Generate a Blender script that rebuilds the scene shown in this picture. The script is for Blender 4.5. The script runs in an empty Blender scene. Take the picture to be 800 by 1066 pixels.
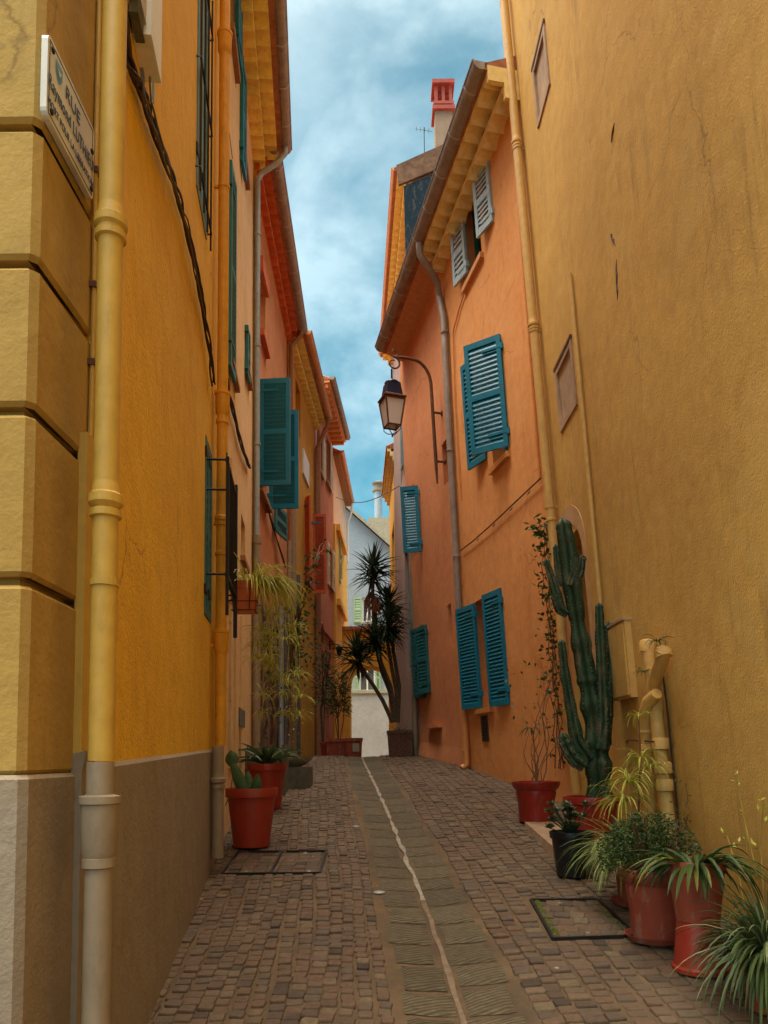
import bpy, math, random
from mathutils import Vector, Matrix, Euler, noise
R = math.radians
random.seed(7)
sc = bpy.context.scene
COL = sc.collection
V = Vector

# ---------------------------------------------------------------- camera
EYE = V((0, 0, 1.5))
F = 800.0                                   # focal length in photo pixels (800 x 1066)
SHIFT = 0.18
camd = bpy.data.cameras.new('camera')
cam = bpy.data.objects.new('camera', camd)
COL.objects.link(cam)
camd.sensor_fit = 'VERTICAL'; camd.sensor_height = 36.0
camd.lens = 36.0 * F / 1066
camd.shift_y = SHIFT
camd.clip_end = 500; camd.clip_start = 0.05
CM = Matrix.Rotation(R(94.5), 3, 'X') @ Matrix.Rotation(R(-0.6), 3, 'Z')
cam.rotation_euler = CM.to_euler(); cam.location = EYE
sc.camera = cam
sc.render.resolution_x = 768; sc.render.resolution_y = 1024

# ---------------------------------------------------------------- sky and sun
SUN_EL, SUN_ROT = R(60), R(-104)            # veiled sun high on the left, a little behind the camera
CLOUD, LOBE, ZENITH = 1.3, 1.5, 9.0
w = bpy.data.worlds.new('World'); sc.world = w; w.use_nodes = True
nt = w.node_tree; nt.nodes.clear()
def N(t, **k):
    n = nt.nodes.new(t)
    for a, b in k.items(): setattr(n, a, b)
    return n
out = N('ShaderNodeOutputWorld'); mix = N('ShaderNodeMixShader')
bg = N('ShaderNodeBackground'); bg2 = N('ShaderNodeBackground')
sky = N('ShaderNodeTexSky', sky_type='NISHITA'); sky.sun_disc = False
sky.sun_elevation = SUN_EL; sky.sun_rotation = SUN_ROT; sky.air_density = 1.0; sky.ozone_density = 0.6; sky.dust_density = 0.4
hsv = N('ShaderNodeMix', data_type='RGBA', blend_type='MULTIPLY'); hsv.inputs[0].default_value = 1
hsv.inputs[7].default_value = (0.42, 1.1, 0.95, 1)
nt.links.new(sky.outputs[0], hsv.inputs[6]); nt.links.new(hsv.outputs[2], bg.inputs[0])
bg.inputs[1].default_value = 0.13
tc = N('ShaderNodeTexCoord'); mp = N('ShaderNodeMapping'); mp.inputs['Scale'].default_value = (1.9, 1.9, 3.0)
mp.inputs['Location'].default_value = (1.35, 0.9, 0.12)
nz = N('ShaderNodeTexNoise'); nz.inputs['Scale'].default_value = 1.7; nz.inputs['Detail'].default_value = 7; nz.inputs['Roughness'].default_value = 0.5; nz.inputs['Distortion'].default_value = 0.5
cr = N('ShaderNodeValToRGB'); cr.color_ramp.elements[0].position = 0.40; cr.color_ramp.elements[1].position = 0.56
cr.color_ramp.elements[0].color = (0.12, .12, .12, 1); cr.color_ramp.elements[1].color = (.93, .93, .93, 1)
nz2 = N('ShaderNodeTexNoise'); nz2.inputs['Scale'].default_value = 2.6; nz2.inputs['Detail'].default_value = 8; nz2.inputs['Roughness'].default_value = .58
cr2 = N('ShaderNodeValToRGB'); cr2.color_ramp.elements[0].position = 0.36; cr2.color_ramp.elements[1].position = 0.60
cr2.color_ramp.elements[0].color = (0.055, .29, .43, 1); cr2.color_ramp.elements[1].color = (.45, .68, .79, 1)
nt.links.new(tc.outputs['Generated'], mp.inputs[0])
nt.links.new(mp.outputs[0], nz.inputs[0]); nt.links.new(mp.outputs[0], nz2.inputs[0])
nt.links.new(nz.outputs[0], cr.inputs[0]); nt.links.new(nz2.outputs[0], cr2.inputs[0])
# cloud veil: brightest round the veiled sun and overhead, as a real overcast sky is
dt = N('ShaderNodeVectorMath', operation='DOT_PRODUCT'); dt.inputs[1].default_value = (math.sin(SUN_ROT) * math.cos(SUN_EL), math.cos(SUN_ROT) * math.cos(SUN_EL), math.sin(SUN_EL))
nt.links.new(tc.outputs['Generated'], dt.inputs[0])
lobe = N('ShaderNodeMapRange', interpolation_type='SMOOTHSTEP'); nt.links.new(dt.outputs['Value'], lobe.inputs[0])
for k_, v_ in ((1, .25), (2, .95), (3, 0.0), (4, LOBE)): lobe.inputs[k_].default_value = v_
sx_ = N('ShaderNodeSeparateXYZ'); nt.links.new(tc.outputs['Generated'], sx_.inputs[0])
zen = N('ShaderNodeMapRange', interpolation_type='SMOOTHSTEP'); nt.links.new(sx_.outputs[2], zen.inputs[0])
for k_, v_ in ((1, .76), (2, .96), (3, 0.0), (4, ZENITH)): zen.inputs[k_].default_value = v_
ad = N('ShaderNodeMath', operation='ADD'); nt.links.new(lobe.outputs[0], ad.inputs[0]); nt.links.new(zen.outputs[0], ad.inputs[1])
ad2 = N('ShaderNodeMath', operation='ADD'); nt.links.new(ad.outputs[0], ad2.inputs[0]); 
low = N('ShaderNodeMapRange'); nt.links.new(sx_.outputs[2], low.inputs[0])
for k_, v_ in ((1, .15), (2, .70), (3, CLOUD * 1.02), (4, CLOUD * .58)): low.inputs[k_].default_value = v_
nt.links.new(low.outputs[0], ad2.inputs[1])
nt.links.new(ad2.outputs[0], bg2.inputs[1])
nt.links.new(cr2.outputs[0], bg2.inputs[0])
cm = N('ShaderNodeMath', operation='MULTIPLY'); nt.links.new(ad.outputs[0], cm.inputs[0]); cm.inputs[1].default_value = .5
wc = N('ShaderNodeMix', data_type='RGBA'); wc.clamp_factor = True
nt.links.new(cm.outputs[0], wc.inputs[0]); nt.links.new(cr2.outputs[0], wc.inputs[6]); wc.inputs[7].default_value = (1, .92, .78, 1)
nt.links.new(wc.outputs[2], bg2.inputs[0])
mxf = N('ShaderNodeMath', operation='MAXIMUM')
cm2 = N('ShaderNodeMath', operation='MULTIPLY'); nt.links.new(ad.outputs[0], cm2.inputs[0]); cm2.inputs[1].default_value = 1.0; cm2.use_clamp = True
nt.links.new(cr.outputs[0], mxf.inputs[0]); nt.links.new(cm2.outputs[0], mxf.inputs[1])
nt.links.new(mxf.outputs[0], mix.inputs[0]); nt.links.new(bg.outputs[0], mix.inputs[1]); nt.links.new(bg2.outputs[0], mix.inputs[2])
nt.links.new(mix.outputs[0], out.inputs[0])
sl = bpy.data.lights.new('sun', 'SUN'); sl.energy = 1.5; sl.angle = R(20); sl.color = (1, .90, .76)
so = bpy.data.objects.new('sun', sl); COL.objects.link(so)
sd = V((math.sin(SUN_ROT) * math.cos(SUN_EL), math.cos(SUN_ROT) * math.cos(SUN_EL), math.sin(SUN_EL)))
so.rotation_euler = (-sd).to_track_quat('-Z', 'Y').to_euler(); so.location = (0, 0, 30)
sc.view_settings.view_transform = 'Standard'; sc.view_settings.look = 'None'
sc.view_settings.gamma = 1; sc.view_settings.use_curve_mapping = False
sc.view_settings.exposure = 0.26
try:
    sc.cycles.max_bounces = 10; sc.cycles.diffuse_bounces = 8; sc.cycles.caustics_reflective = False; sc.cycles.caustics_refractive = False
except Exception: pass

# ---------------------------------------------------------------- geometry helpers
def ray(px, py):
    d = V(((px - 400) / F, -(py - 533) / F + SHIFT * 1066 / F, -1))
    return CM @ d
def project(p):
    q = CM.transposed() @ (V(p) - EYE)
    return (400 + F * q.x / -q.z, 533 - F * (q.y / -q.z - SHIFT * 1066 / F))
def lerp(a, b, t): return a + (b - a) * t
def interp(tab, x):
    if x <= tab[0][0]: return tab[0][1]
    for (a, fa), (b, fb) in zip(tab, tab[1:]):
        if x <= b:
            t = (x - a) / (b - a); return fa + (fb - fa) * t
    return tab[-1][1]
def smooth(tab, x, r=.5): return sum(interp(tab, x + k * r / 3) for k in range(-3, 4)) / 7
GT = [(-8, -.9), (0, 0.0), (3.2, .385), (5.8, .715), (8, 1.02), (10.7, 1.33), (12.8, 1.50), (14, 1.53), (16, 1.49), (20, 1.25), (26, .9), (60, .9)]
def gz(y): return smooth(GT, y, .7)
CT = [(0, .42), (3.2, .325), (4.3, .29), (5.65, .18), (7.4, .045), (10.7, -.23), (12.8, -.38), (15, -.42), (25, -.4)]
def cx(y): return smooth(CT, y, .9)
def gnd(x, y):
    u = (x - cx(y)) / .3
    return gz(y) - .028 * math.exp(-u * u)
def gpx(px, py, dz=0.0):
    d = ray(px, py); t = 1.0
    for k in range(4000):
        p = EYE + d * t
        if p.z <= gnd(p.x, p.y) + dz: return p
        t += .005
    return p

class MB:
    def __init__(s): s.v = []; s.f = []; s.t = []; s.tint = .5
    def P(s, p): s.v.append(V(p)); return len(s.v) - 1
    def face(s, ps):
        s.f.append([s.P(p) for p in ps]); s.t.append(s.tint)
    def idx(s, ids): s.f.append(list(ids)); s.t.append(s.tint)
    def obox(s, o, a, b, c):
        o, a, b, c = V(o), V(a), V(b), V(c)
        i = [s.P(p) for p in (o, o + a, o + a + b, o + b, o + c, o + a + c, o + a + b + c, o + b + c)]
        fl = a.cross(b).dot(c) < 0
        for q in ((0, 3, 2, 1), (4, 5, 6, 7), (0, 1, 5, 4), (1, 2, 6, 5), (2, 3, 7, 6), (3, 0, 4, 7)):
            q = q[::-1] if fl else q
            s.idx([i[k] for k in q])
    def box(s, x0, x1, y0, y1, z0, z1): s.obox((x0, y0, z0), (x1 - x0, 0, 0), (0, y1 - y0, 0), (0, 0, z1 - z0))
    def hexa(s, p):      # 8 corners: bottom 4, top 4
        i = [s.P(q) for q in p]
        for q in ((0, 3, 2, 1), (4, 5, 6, 7), (0, 1, 5, 4), (1, 2, 6, 5), (2, 3, 7, 6), (3, 0, 4, 7)): s.idx([i[k] for k in q])
    def grid(s, rows):
        ids = [[s.P(p) for p in r] for r in rows]
        for a, b in zip(ids, ids[1:]):
            for k in range(len(a) - 1): s.idx((a[k], a[k + 1], b[k + 1], b[k]))
        return ids
    def tube(s, pts, rad, seg=10, cap=True, fn=None):
        pts = [V(p) for p in pts]
        n = len(pts)
        if not hasattr(rad, '__len__'): rad = [rad] * n
        t0 = (pts[1] - pts[0]).normalized()
        u = t0.orthogonal().normalized()
        if abs(t0.z) > .8: u = (V((1, 0, 0)) - t0 * t0.x).normalized()
        rings = []
        for k in range(n):
            t = (pts[min(k + 1, n - 1)] - pts[max(k - 1, 0)])
            if t.length < 1e-9: t = t0.copy()
            t.normalize()
            u = (u - t * u.dot(t)).normalized(); w_ = t.cross(u)
            ring = []
            for j in range(seg):
                a = 2 * math.pi * j / seg
                r = rad[k] * (fn(a, k) if fn else 1)
                ring.append(s.P(pts[k] + (u * math.cos(a) + w_ * math.sin(a)) * r))
            rings.append(ring)
        for a, b in zip(rings, rings[1:]):
            for j in range(seg): s.idx((a[j], a[(j + 1) % seg], b[(j + 1) % seg], b[j]))
        if cap: s.idx(rings[0][::-1]); s.idx(rings[-1])
        return rings
    def lathe(s, c, prof, seg=28, axis=None, capb=True, capt=False):
        c = V(c); rings = []
        ax = V(axis).normalized() if axis else V((0, 0, 1))
        u = V((1, 0, 0)) if abs(ax.x) < .9 else V((0, 1, 0))
        u = (u - ax * u.dot(ax)).normalized(); w_ = ax.cross(u)
        for r, z in prof:
            rings.append([s.P(c + ax * z + (u * math.cos(2 * math.pi * j / seg) + w_ * math.sin(2 * math.pi * j / seg)) * r) for j in range(seg)])
        for a, b in zip(rings, rings[1:]):
            for j in range(seg): s.idx((a[j], a[(j + 1) % seg], b[(j + 1) % seg], b[j]))
        if capb: s.idx(rings[0][::-1])
        if capt: s.idx(rings[-1])
    def strap(s, base, d, length, width, droop=1.0, n=6, fold=.25, taper=.6, tint=None):
        """one arching leaf: starts along d, bends down under its weight"""
        if tint is not None: s.tint = tint
        p = V(base); d = V(d).normalized()
        side = d.cross(V((0, 0, 1)))
        if side.length < .05: side = V((random.uniform(-1, 1), random.uniform(-1, 1), 0))
        side.normalize(); rows = []
        for k in range(n + 1):
            q = k / n
            wd = width * (min(1, .45 + 2.2 * q)) * (1 - q ** 2.2) ** taper + .0006
            up = side.cross(d).normalized()
            rows.append([p - side * wd / 2 + up * wd * fold, p, p + side * wd / 2 + up * wd * fold])
            p = p + d * (length / n)
            d = (d + V((0, 0, -1)) * droop / n).normalized()
        s.grid(rows)
    def leaf(s, p, d, L, W, up=None):
        d = V(d).normalized(); sd_ = d.cross(up or V((0, 0, 1)))
        if sd_.length < .05: sd_ = V((1, 0, 0))
        sd_.normalize(); p = V(p)
        a = [s.P(q) for q in (p, p + d * L * .45 + sd_ * W / 2, p + d * L, p + d * L * .45 - sd_ * W / 2)]
        s.idx(a)
    def build(s, name, mat, parent=None, smooth=False, label=None):
        """link the collected shapes as one mesh object"""
        off = V(parent['_o']) if parent is not None and '_o' in parent else V((0, 0, 0))
        me = bpy.data.meshes.new(name)
        me.from_pydata([tuple(v - off) for v in s.v], [], s.f)
        a = me.attributes.new('tint', 'FLOAT', 'FACE'); a.data.foreach_set('value', s.t)
        if smooth: me.polygons.foreach_set('use_smooth', [True] * len(s.f))
        me.materials.append(mat); me.update()
        if smooth:
            try: me.set_sharp_from_angle(angle=R(38))
            except Exception: pass
        o = bpy.data.objects.new(name, me); COL.objects.link(o)
        if parent is not None: o.parent = parent; o['_o'] = tuple(off)
        if label: o['label'] = label
        return o
    def thing(s, name, mat, label, cat, group=None, smooth=False, base=None):
        b = V(base) if base is not None else V((sum(v.x for v in s.v) / len(s.v), sum(v.y for v in s.v) / len(s.v), min(v.z for v in s.v)))
        for k in range(len(s.v)): s.v[k] = s.v[k] - b
        o = s.build(name, mat, None, smooth); o.location = b
        tag(o, label, cat, group); return o
def tag(o, label, cat, group=None):
    o['label'] = label; o['category'] = cat
    if group: o['group'] = group
def thing(name, loc, label, cat, group=None):
    o = bpy.data.objects.new(name, None); COL.objects.link(o); o.location = V(loc); o['_o'] = tuple(V(loc))
    o.empty_display_size = .2
    tag(o, label, cat, group); return o
def structure(mb, name, mat, smooth=False, kind='structure'):
    o = mb.build(name, mat, None, smooth); o['kind'] = kind; return o

class Wall:
    """a facade plane through plan points a, b at eye height, leaning towards the street by lean0 (at a) .. lean1 (at b)"""
    def __init__(s, a, b, side, lean0=0.0, lean1=None):
        s.a = V((a[0], a[1], 0)); s.b = V((b[0], b[1], 0)); s.L = (s.b - s.a).length
        s.u = (s.b - s.a) / s.L
        s.n = V((s.u.y, -s.u.x, 0)) * (1 if side == 'L' else -1)
        s.l0 = lean0; s.l1 = lean0 if lean1 is None else lean1
    def lean(s, q): return lerp(s.l0, s.l1, max(-1, min(2, q / s.L)))
    def pt(s, q, h, n=0.0):
        return s.a + s.u * q + s.n * (n + s.lean(q) * (h - 1.5)) + V((0, 0, h))
    def loc(s, px, py, n=0.0):
        d = ray(px, py); q = 0; h = 0
        for k in range(12):
            le = s.lean(q)
            nn = s.n - V((0, 0, 1)) * le            # plane: (P-a).n - lean*(z-1.5) = n
            c = n - le * 1.5
            t = (c - (EYE - s.a).dot(s.n) + le * EYE.z) / (d.dot(s.n) - le * d.z)
            p = EYE + d * t
            q = (p - s.a).dot(s.u); h = p.z
        return q, h
    def g(s, q): p = s.pt(q, 1.2); return gnd(p.x, p.y)
    def box(s, mb, q0, q1, h0, h1, n0, n1):
        c = [s.pt(q, h, n) for h in (h0, h1) for (q, n) in ((q0, n0), (q1, n0), (q1, n1), (q0, n1))]
        # orientation
        a, b, d = c[1] - c[0], c[3] - c[0], c[4] - c[0]
        if a.cross(b).dot(d) < 0: c = [c[0], c[3], c[2], c[1], c[4], c[7], c[6], c[5]]
        mb.hexa(c)
    def tube(s, mb, pts, n, r, seg=10, **k):
        mb.tube([s.pt(*(s.loc(x, y, n)), n) for (x, y) in pts], r, seg, **k)
# ---------------------------------------------------------------- materials
def newmat(name):
    m = bpy.data.materials.new(name); m.use_nodes = True
    t = m.node_tree; b = t.nodes['Principled BSDF']
    return m, t, b
def nd(t, ty, **k):
    n = t.nodes.new(ty)
    for a, v in k.items():
        if a.startswith('i_'): n.inputs[a[2:]].default_value = v
        else: setattr(n, a, v)
    return n
def posn(t, scale=(1, 1, 1)):
    g = nd(t, 'ShaderNodeNewGeometry'); m = nd(t, 'ShaderNodeMapping'); m.inputs['Scale'].default_value = scale
    t.links.new(g.outputs['Position'], m.inputs[0]); return m.outputs[0]
def noi(t, vec, scale, detail=5, rough=.55, dist=0):
    n = nd(t, 'ShaderNodeTexNoise'); n.inputs['Scale'].default_value = scale; n.inputs['Detail'].default_value = detail
    n.inputs['Roughness'].default_value = rough; n.inputs['Distortion'].default_value = dist
    t.links.new(vec, n.inputs[0]); return n.outputs[0]
def ramp(t, fac, a, b, ca=(0, 0, 0, 1), cb=(1, 1, 1, 1)):
    r = nd(t, 'ShaderNodeValToRGB'); e = r.color_ramp.elements
    e[0].position = a; e[1].position = b; e[0].color = ca; e[1].color = cb
    t.links.new(fac, r.inputs[0]); return r.outputs[0]
def mixc(t, fac, a, b, mode='MIX'):
    m = nd(t, 'ShaderNodeMix', data_type='RGBA', blend_type=mode)
    for s, v in ((0, fac), (6, a), (7, b)):
        if isinstance(v, (int, float)): m.inputs[s].default_value = v
        elif isinstance(v, tuple): m.inputs[s].default_value = v if len(v) == 4 else (*v, 1)
        else: t.links.new(v, m.inputs[s])
    return m.outputs[2]
def bump(t, b, h, strength, dist, prev=None):
    n = nd(t, 'ShaderNodeBump'); n.inputs['Strength'].default_value = strength; n.inputs['Distance'].default_value = dist
    t.links.new(h, n.inputs['Height'])
    if prev: t.links.new(prev, n.inputs['Normal'])
    if b: t.links.new(n.outputs[0], b.inputs['Normal'])
    return n.outputs[0]
def c4(c): return (*c, 1)
def dk(c, k): return tuple(x * k for x in c)

def stucco(name, col, col2=None, stain=None, streak=.5, grain=70, gb=.5, patch=1.1, rough=.9):
    m, t, b = newmat(name)
    col2 = col2 or dk(col, .72); stain = stain or (col[0] * .42, col[1] * .38, col[2] * .35 + .006)
    p = posn(t); ps = posn(t, (5, 5, .5))
    base = mixc(t, ramp(t, noi(t, p, patch, 7, .62), .33, .68), c4(col), c4(col2))
    fine = ramp(t, noi(t, p, 9, 6, .7), .3, .75, (.86, .86, .86, 1), (1.08, 1.08, 1.08, 1))
    base = mixc(t, 1.0, base, fine, 'MULTIPLY')
    sk = ramp(t, noi(t, ps, 1.6, 6, .7), .54, .76)
    sk2 = ramp(t, noi(t, p, .8, 3), .42, .62)
    mul = nd(t, 'ShaderNodeMath', operation='MULTIPLY'); t.links.new(sk, mul.inputs[0]); t.links.new(sk2, mul.inputs[1])
    mul2 = nd(t, 'ShaderNodeMath', operation='MULTIPLY'); t.links.new(mul.outputs[0], mul2.inputs[0]); mul2.inputs[1].default_value = streak
    base = mixc(t, mul2.outputs[0], base, c4(stain))
    # small chips and spots
    sp = ramp(t, noi(t, p, 23, 3, .6), .70, .74)
    sp2 = nd(t, 'ShaderNodeMath', operation='MULTIPLY'); t.links.new(sp, sp2.inputs[0]); sp2.inputs[1].default_value = .55
    base = mixc(t, sp2.outputs[0], base, c4(dk(stain, .8)))
    # hairline cracks
    wob = nd(t, 'ShaderNodeVectorMath', operation='MULTIPLY_ADD'); nzv = nd(t, 'ShaderNodeTexNoise'); nzv.inputs['Scale'].default_value = 4; nzv.inputs['Detail'].default_value = 5
    t.links.new(p, nzv.inputs[0]); t.links.new(nzv.outputs['Color'], wob.inputs[0]); wob.inputs[1].default_value = (.35, .35, .35); t.links.new(p, wob.inputs[2])
    vo = nd(t, 'ShaderNodeTexVoronoi', feature='DISTANCE_TO_EDGE'); vo.inputs['Scale'].default_value = .75; t.links.new(wob.outputs[0], vo.inputs['Vector'])
    ck = ramp(t, vo.outputs['Distance'], .0015, .006, (1, 1, 1, 1), (0, 0, 0, 1)); ckm = ramp(t, noi(t, p, .55, 3), .52, .60)
    ckk = nd(t, 'ShaderNodeMath', operation='MULTIPLY'); t.links.new(ck, ckk.inputs[0]); t.links.new(ckm, ckk.inputs[1])
    ck2 = nd(t, 'ShaderNodeMath', operation='MULTIPLY'); t.links.new(ckk.outputs[0], ck2.inputs[0]); ck2.inputs[1].default_value = .6
    base = mixc(t, ck2.outputs[0], base, c4(dk(stain, .7)))
    # repaired patches, slightly off colour
    pt_ = ramp(t, noi(t, p, 1.9, 2, .3, .6), .60, .615); pt2 = nd(t, 'ShaderNodeMath', operation='MULTIPLY'); t.links.new(pt_, pt2.inputs[0]); pt2.inputs[1].default_value = .22
    base = mixc(t, pt2.outputs[0], base, c4((col[0] * .86 + .03, col[1] * .92 + .03, col[2] + .03)))
    t.links.new(base, b.inputs['Base Color']); b.inputs['Roughness'].default_value = rough
    b.inputs['Specular IOR Level'].default_value = .25
    n1 = bump(t, None, noi(t, p, 3.0, 4), .35, .03)
    n2 = bump(t, None, noi(t, p, grain, 3, .6), gb, .006, n1)
    bump(t, b, noi(t, p, grain * 3, 2), gb * .6, .002, n2)
    return m
def plain(name, col, rough=.6, metal=0.0, var=.25, scale=14, bmp=.15, bscale=60, dirt=None, dirtamt=.0, tint=0.0, spec=.4):
    m, t, b = newmat(name); p = posn(t)
    base = mixc(t, ramp(t, noi(t, p, scale, 5, .6), .3, .7), c4(dk(col, 1 - var)), c4(dk(col, 1 + var * .5)))
    if dirtamt:
        f = ramp(t, noi(t, posn(t, (3, 3, 1)), 5, 6, .7), .52, .66)
        ml = nd(t, 'ShaderNodeMath', operation='MULTIPLY'); t.links.new(f, ml.inputs[0]); ml.inputs[1].default_value = dirtamt
        base = mixc(t, ml.outputs[0], base, c4(dirt or dk(col, .35)))
    if tint:
        a = nd(t, 'ShaderNodeAttribute', attribute_name='tint')
        base = mixc(t, 1.0, base, ramp(t, a.outputs['Fac'], 0, 1, (1 - tint,) * 3 + (1,), (1 + tint,) * 3 + (1,)), 'MULTIPLY')
    t.links.new(base, b.inputs['Base Color'])
    b.inputs['Roughness'].default_value = rough; b.inputs['Metallic'].default_value = metal
    b.inputs['Specular IOR Level'].default_value = spec
    if bmp: bump(t, b, noi(t, p, bscale, 3), bmp, .004)
    return m
def leafm(name, c1, c2, c3=None, rough=.5):
    m, t, b = newmat(name)
    a = nd(t, 'ShaderNodeAttribute', attribute_name='tint')
    r = nd(t, 'ShaderNodeValToRGB'); e = r.color_ramp.elements; e[0].color = c4(c1); e[1].color = c4(c2)
    if c3: k = e.new(.9); k.color = c4(c2); e[2].color = c4(c3)
    t.links.new(a.outputs['Fac'], r.inputs[0])
    base = mixc(t, ramp(t, noi(t, posn(t), 35, 3), .3, .7), r.outputs[0], dk(c1, .8))
    base = mixc(t, .7, base, r.outputs[0])
    t.links.new(base, b.inputs['Base Color']); b.inputs['Roughness'].default_value = rough
    b.inputs['Specular IOR Level'].default_value = .35
    tr = nd(t, 'ShaderNodeBsdfTranslucent'); t.links.new(base, tr.inputs[0])
    mx = nd(t, 'ShaderNodeMixShader'); mx.inputs[0].default_value = .22
    o = t.nodes['Material Output']; t.links.new(b.outputs[0], mx.inputs[1]); t.links.new(tr.outputs[0], mx.inputs[2]); t.links.new(mx.outputs[0], o.inputs[0])
    return m

M = {}
M['quoin'] = stucco('quoin_stucco', (.44, .28, .075), (.36, .215, .052), grain=50, gb=.35, streak=.6)
M['gold'] = stucco('gold_stucco', (.80, .46, .030), (.70, .38, .024), grain=55, gb=.8, streak=.55)
M['gold_pipe'] = plain('gold_painted_pipe', (.55, .33, .055), .5, var=.12, bmp=.05, dirtamt=.25)
M['bright_pipe'] = plain('amber_painted_pipe', (.70, .33, .02), .5, var=.12, bmp=.05, dirtamt=.3)
M['plinth'] = stucco('grey_beige_render', (.30, .235, .165), (.25, .19, .13), (.2, .14, .09), grain=60, gb=.4, streak=.6)
M['plinth_pipe'] = plain('beige_painted_pipe', (.29, .22, .145), .5, var=.12, bmp=.05, dirtamt=.25)
M['peach'] = stucco('peach_stucco', (.78, .53, .27), (.68, .44, .20), streak=.5)
M['terra'] = stucco('terracotta_stucco', (.52, .19, .07), (.62, .26, .09), streak=.8, patch=1.8)
M['stone_old'] = stucco('old_rubble_wall', (.20, .12, .07), (.09, .055, .035), streak=1, grain=18, gb=1, patch=6)
M['ochre'] = stucco('ochre_stucco', (.66, .33, .035), (.54, .25, .03), streak=.8)
M['rose'] = stucco('rose_stucco', (.50, .17, .085), (.42, .135, .07), streak=.6)
M['apricot'] = stucco('apricot_stucco', (.80, .50, .33), (.72, .42, .26), streak=.3)
M['yellow2'] = stucco('far_yellow_stucco', (.74, .42, .08), (.68, .36, .06), streak=.3)
M['ice'] = stucco('pale_blue_stucco', (.34, .40, .46), (.30, .36, .42), (.4, .42, .45), streak=.3, gb=.2)
M['white'] = stucco('white_render', (.42, .42, .41), (.36, .36, .35), (.4, .38, .36), streak=.4, gb=.2)
M['tan'] = stucco('tan_stucco', (.66, .40, .10), (.54, .31, .075), (.26, .15, .045), grain=75, gb=.6, streak=.85, patch=.7)
M['tan_pipe'] = plain('tan_painted_pipe', (.64, .38, .11), .5, var=.12, bmp=.05, dirtamt=.25)
M['pink'] = stucco('pink_beige_surround', (.60, .37, .19), (.52, .31, .15), streak=.6)
M['orange'] = stucco('orange_stucco', (.82, .375, .13), (.73, .31, .095), (.42, .13, .03), streak=.5, grain=60, gb=.4)
M['orange_pipe'] = plain('orange_painted_pipe', (.70, .30, .09), .5, var=.12, bmp=.05, dirtamt=.2)
M['salmon'] = stucco('salmon_stucco', (.72, .30, .13), (.62, .24, .10), (.34, .12, .05), streak=.6, grain=60, gb=.4)
M['eave_y'] = plain('yellow_limewashed_eave_tile', (.92, .68, .17), .8, var=.15, dirtamt=.25)
M['eave_o'] = plain('ochre_limewashed_eave_tile', (.92, .70, .28), .8, var=.15, dirtamt=.2)
M['eave_r'] = plain('red_limewashed_eave_tile', (.62, .14, .04), .8, var=.2, dirtamt=.3)
M['soffit'] = plain('pinkish_painted_soffit', (.62, .30, .14), .8, var=.15, dirtamt=.3)
M['mauve'] = stucco('mauve_grey_stucco', (.36, .25, .22), (.30, .20, .17), streak=.5)
M['slate'] = plain('dark_blue_slate_cladding', (.012, .032, .048), .9, var=.5, scale=30, spec=.1, bmp=.5, dirt=(.16, .14, .13), dirtamt=.5)
M['tile'] = plain('clay_roof_tile', (.42, .17, .09), .85, var=.4, scale=9, dirtamt=.5, bmp=.4)
M['gutter'] = plain('weathered_zinc_gutter', (.34, .29, .25), .6, .1, var=.25, scale=6, dirtamt=.5, dirt=(.16, .10, .07))
M['bluepipe'] = plain('blue_grey_zinc_pipe', (.36, .42, .47), .45, .3, var=.2, dirtamt=.3)
M['teal'] = plain('teal_gloss_paint', (.007, .19, .31), .42, var=.16, scale=8, bmp=.1, dirtamt=.3, dirt=(.03, .12, .13))
M['teal2'] = plain('green_teal_paint', (.02, .16, .18), .5, var=.2, scale=8, dirtamt=.35, dirt=(.07, .15, .14))
M['teal3'] = plain('faded_grey_teal_paint', (.16, .27, .29), .6, var=.2, scale=8, dirtamt=.4)
M['tealw'] = plain('pale_sunbleached_shutter_paint', (.40, .54, .60), .6, var=.15, scale=8, dirtamt=.3)
M['redsh'] = plain('orange_red_shutter_paint', (.62, .10, .025), .55, var=.2, dirtamt=.2)
M['iron'] = plain('black_wrought_iron', (.018, .014, .012), .5, .4, var=.4)
M['rustiron'] = plain('rusty_painted_iron', (.14, .055, .028), .6, .3, var=.4, scale=20)
M['navy'] = plain('navy_enamel_metal', (.014, .02, .05), .35, .2, var=.2)
M['cable'] = plain('dark_brown_cable_rubber', (.045, .02, .012), .6, var=.4)
M['cable2'] = plain('grey_cable_rubber', (.11, .10, .095), .6, var=.3)
M['sill'] = plain('brown_sill', (.36, .17, .08), .8, var=.25)
M['darkroom'] = plain('dark_window_interior', (.03, .024, .02), .5, var=.4)
M['orange_dark'] = plain('orange_window_board', (.60, .19, .045), .8, var=.2)
M['wood'] = plain('weathered_wood_board', (.44, .29, .18), .75, var=.3, scale=5, bmp=.4, bscale=25, dirtamt=.3)
M['door'] = plain('old_brown_door', (.10, .05, .03), .6, var=.4)
M['greyplastic'] = plain('grey_plastic_housing', (.42, .37, .34), .45, var=.1, dirtamt=.25)
M['whitepaint'] = plain('white_paint', (.78, .77, .74), .5, var=.06, dirtamt=.2)
M['cream'] = plain('cream_window_trim', (.62, .54, .36), .6, var=.15)
M['enamel'] = plain('white_enamel_plate', (.62, .60, .55), .3, var=.06, dirtamt=.2, bmp=0)
M['ink'] = plain('dark_blue_letter_paint', (.02, .035, .07), .4, var=.1, bmp=0)
M['inkl'] = plain('light_blue_crest_paint', (.07, .30, .50), .4, var=.3, bmp=0)
M['greensh'] = plain('soft_green_shutter_paint', (.30, .44, .27), .6, var=.1)
M['brick'] = plain('red_brick', (.34, .07, .05), .8, var=.3)
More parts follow.
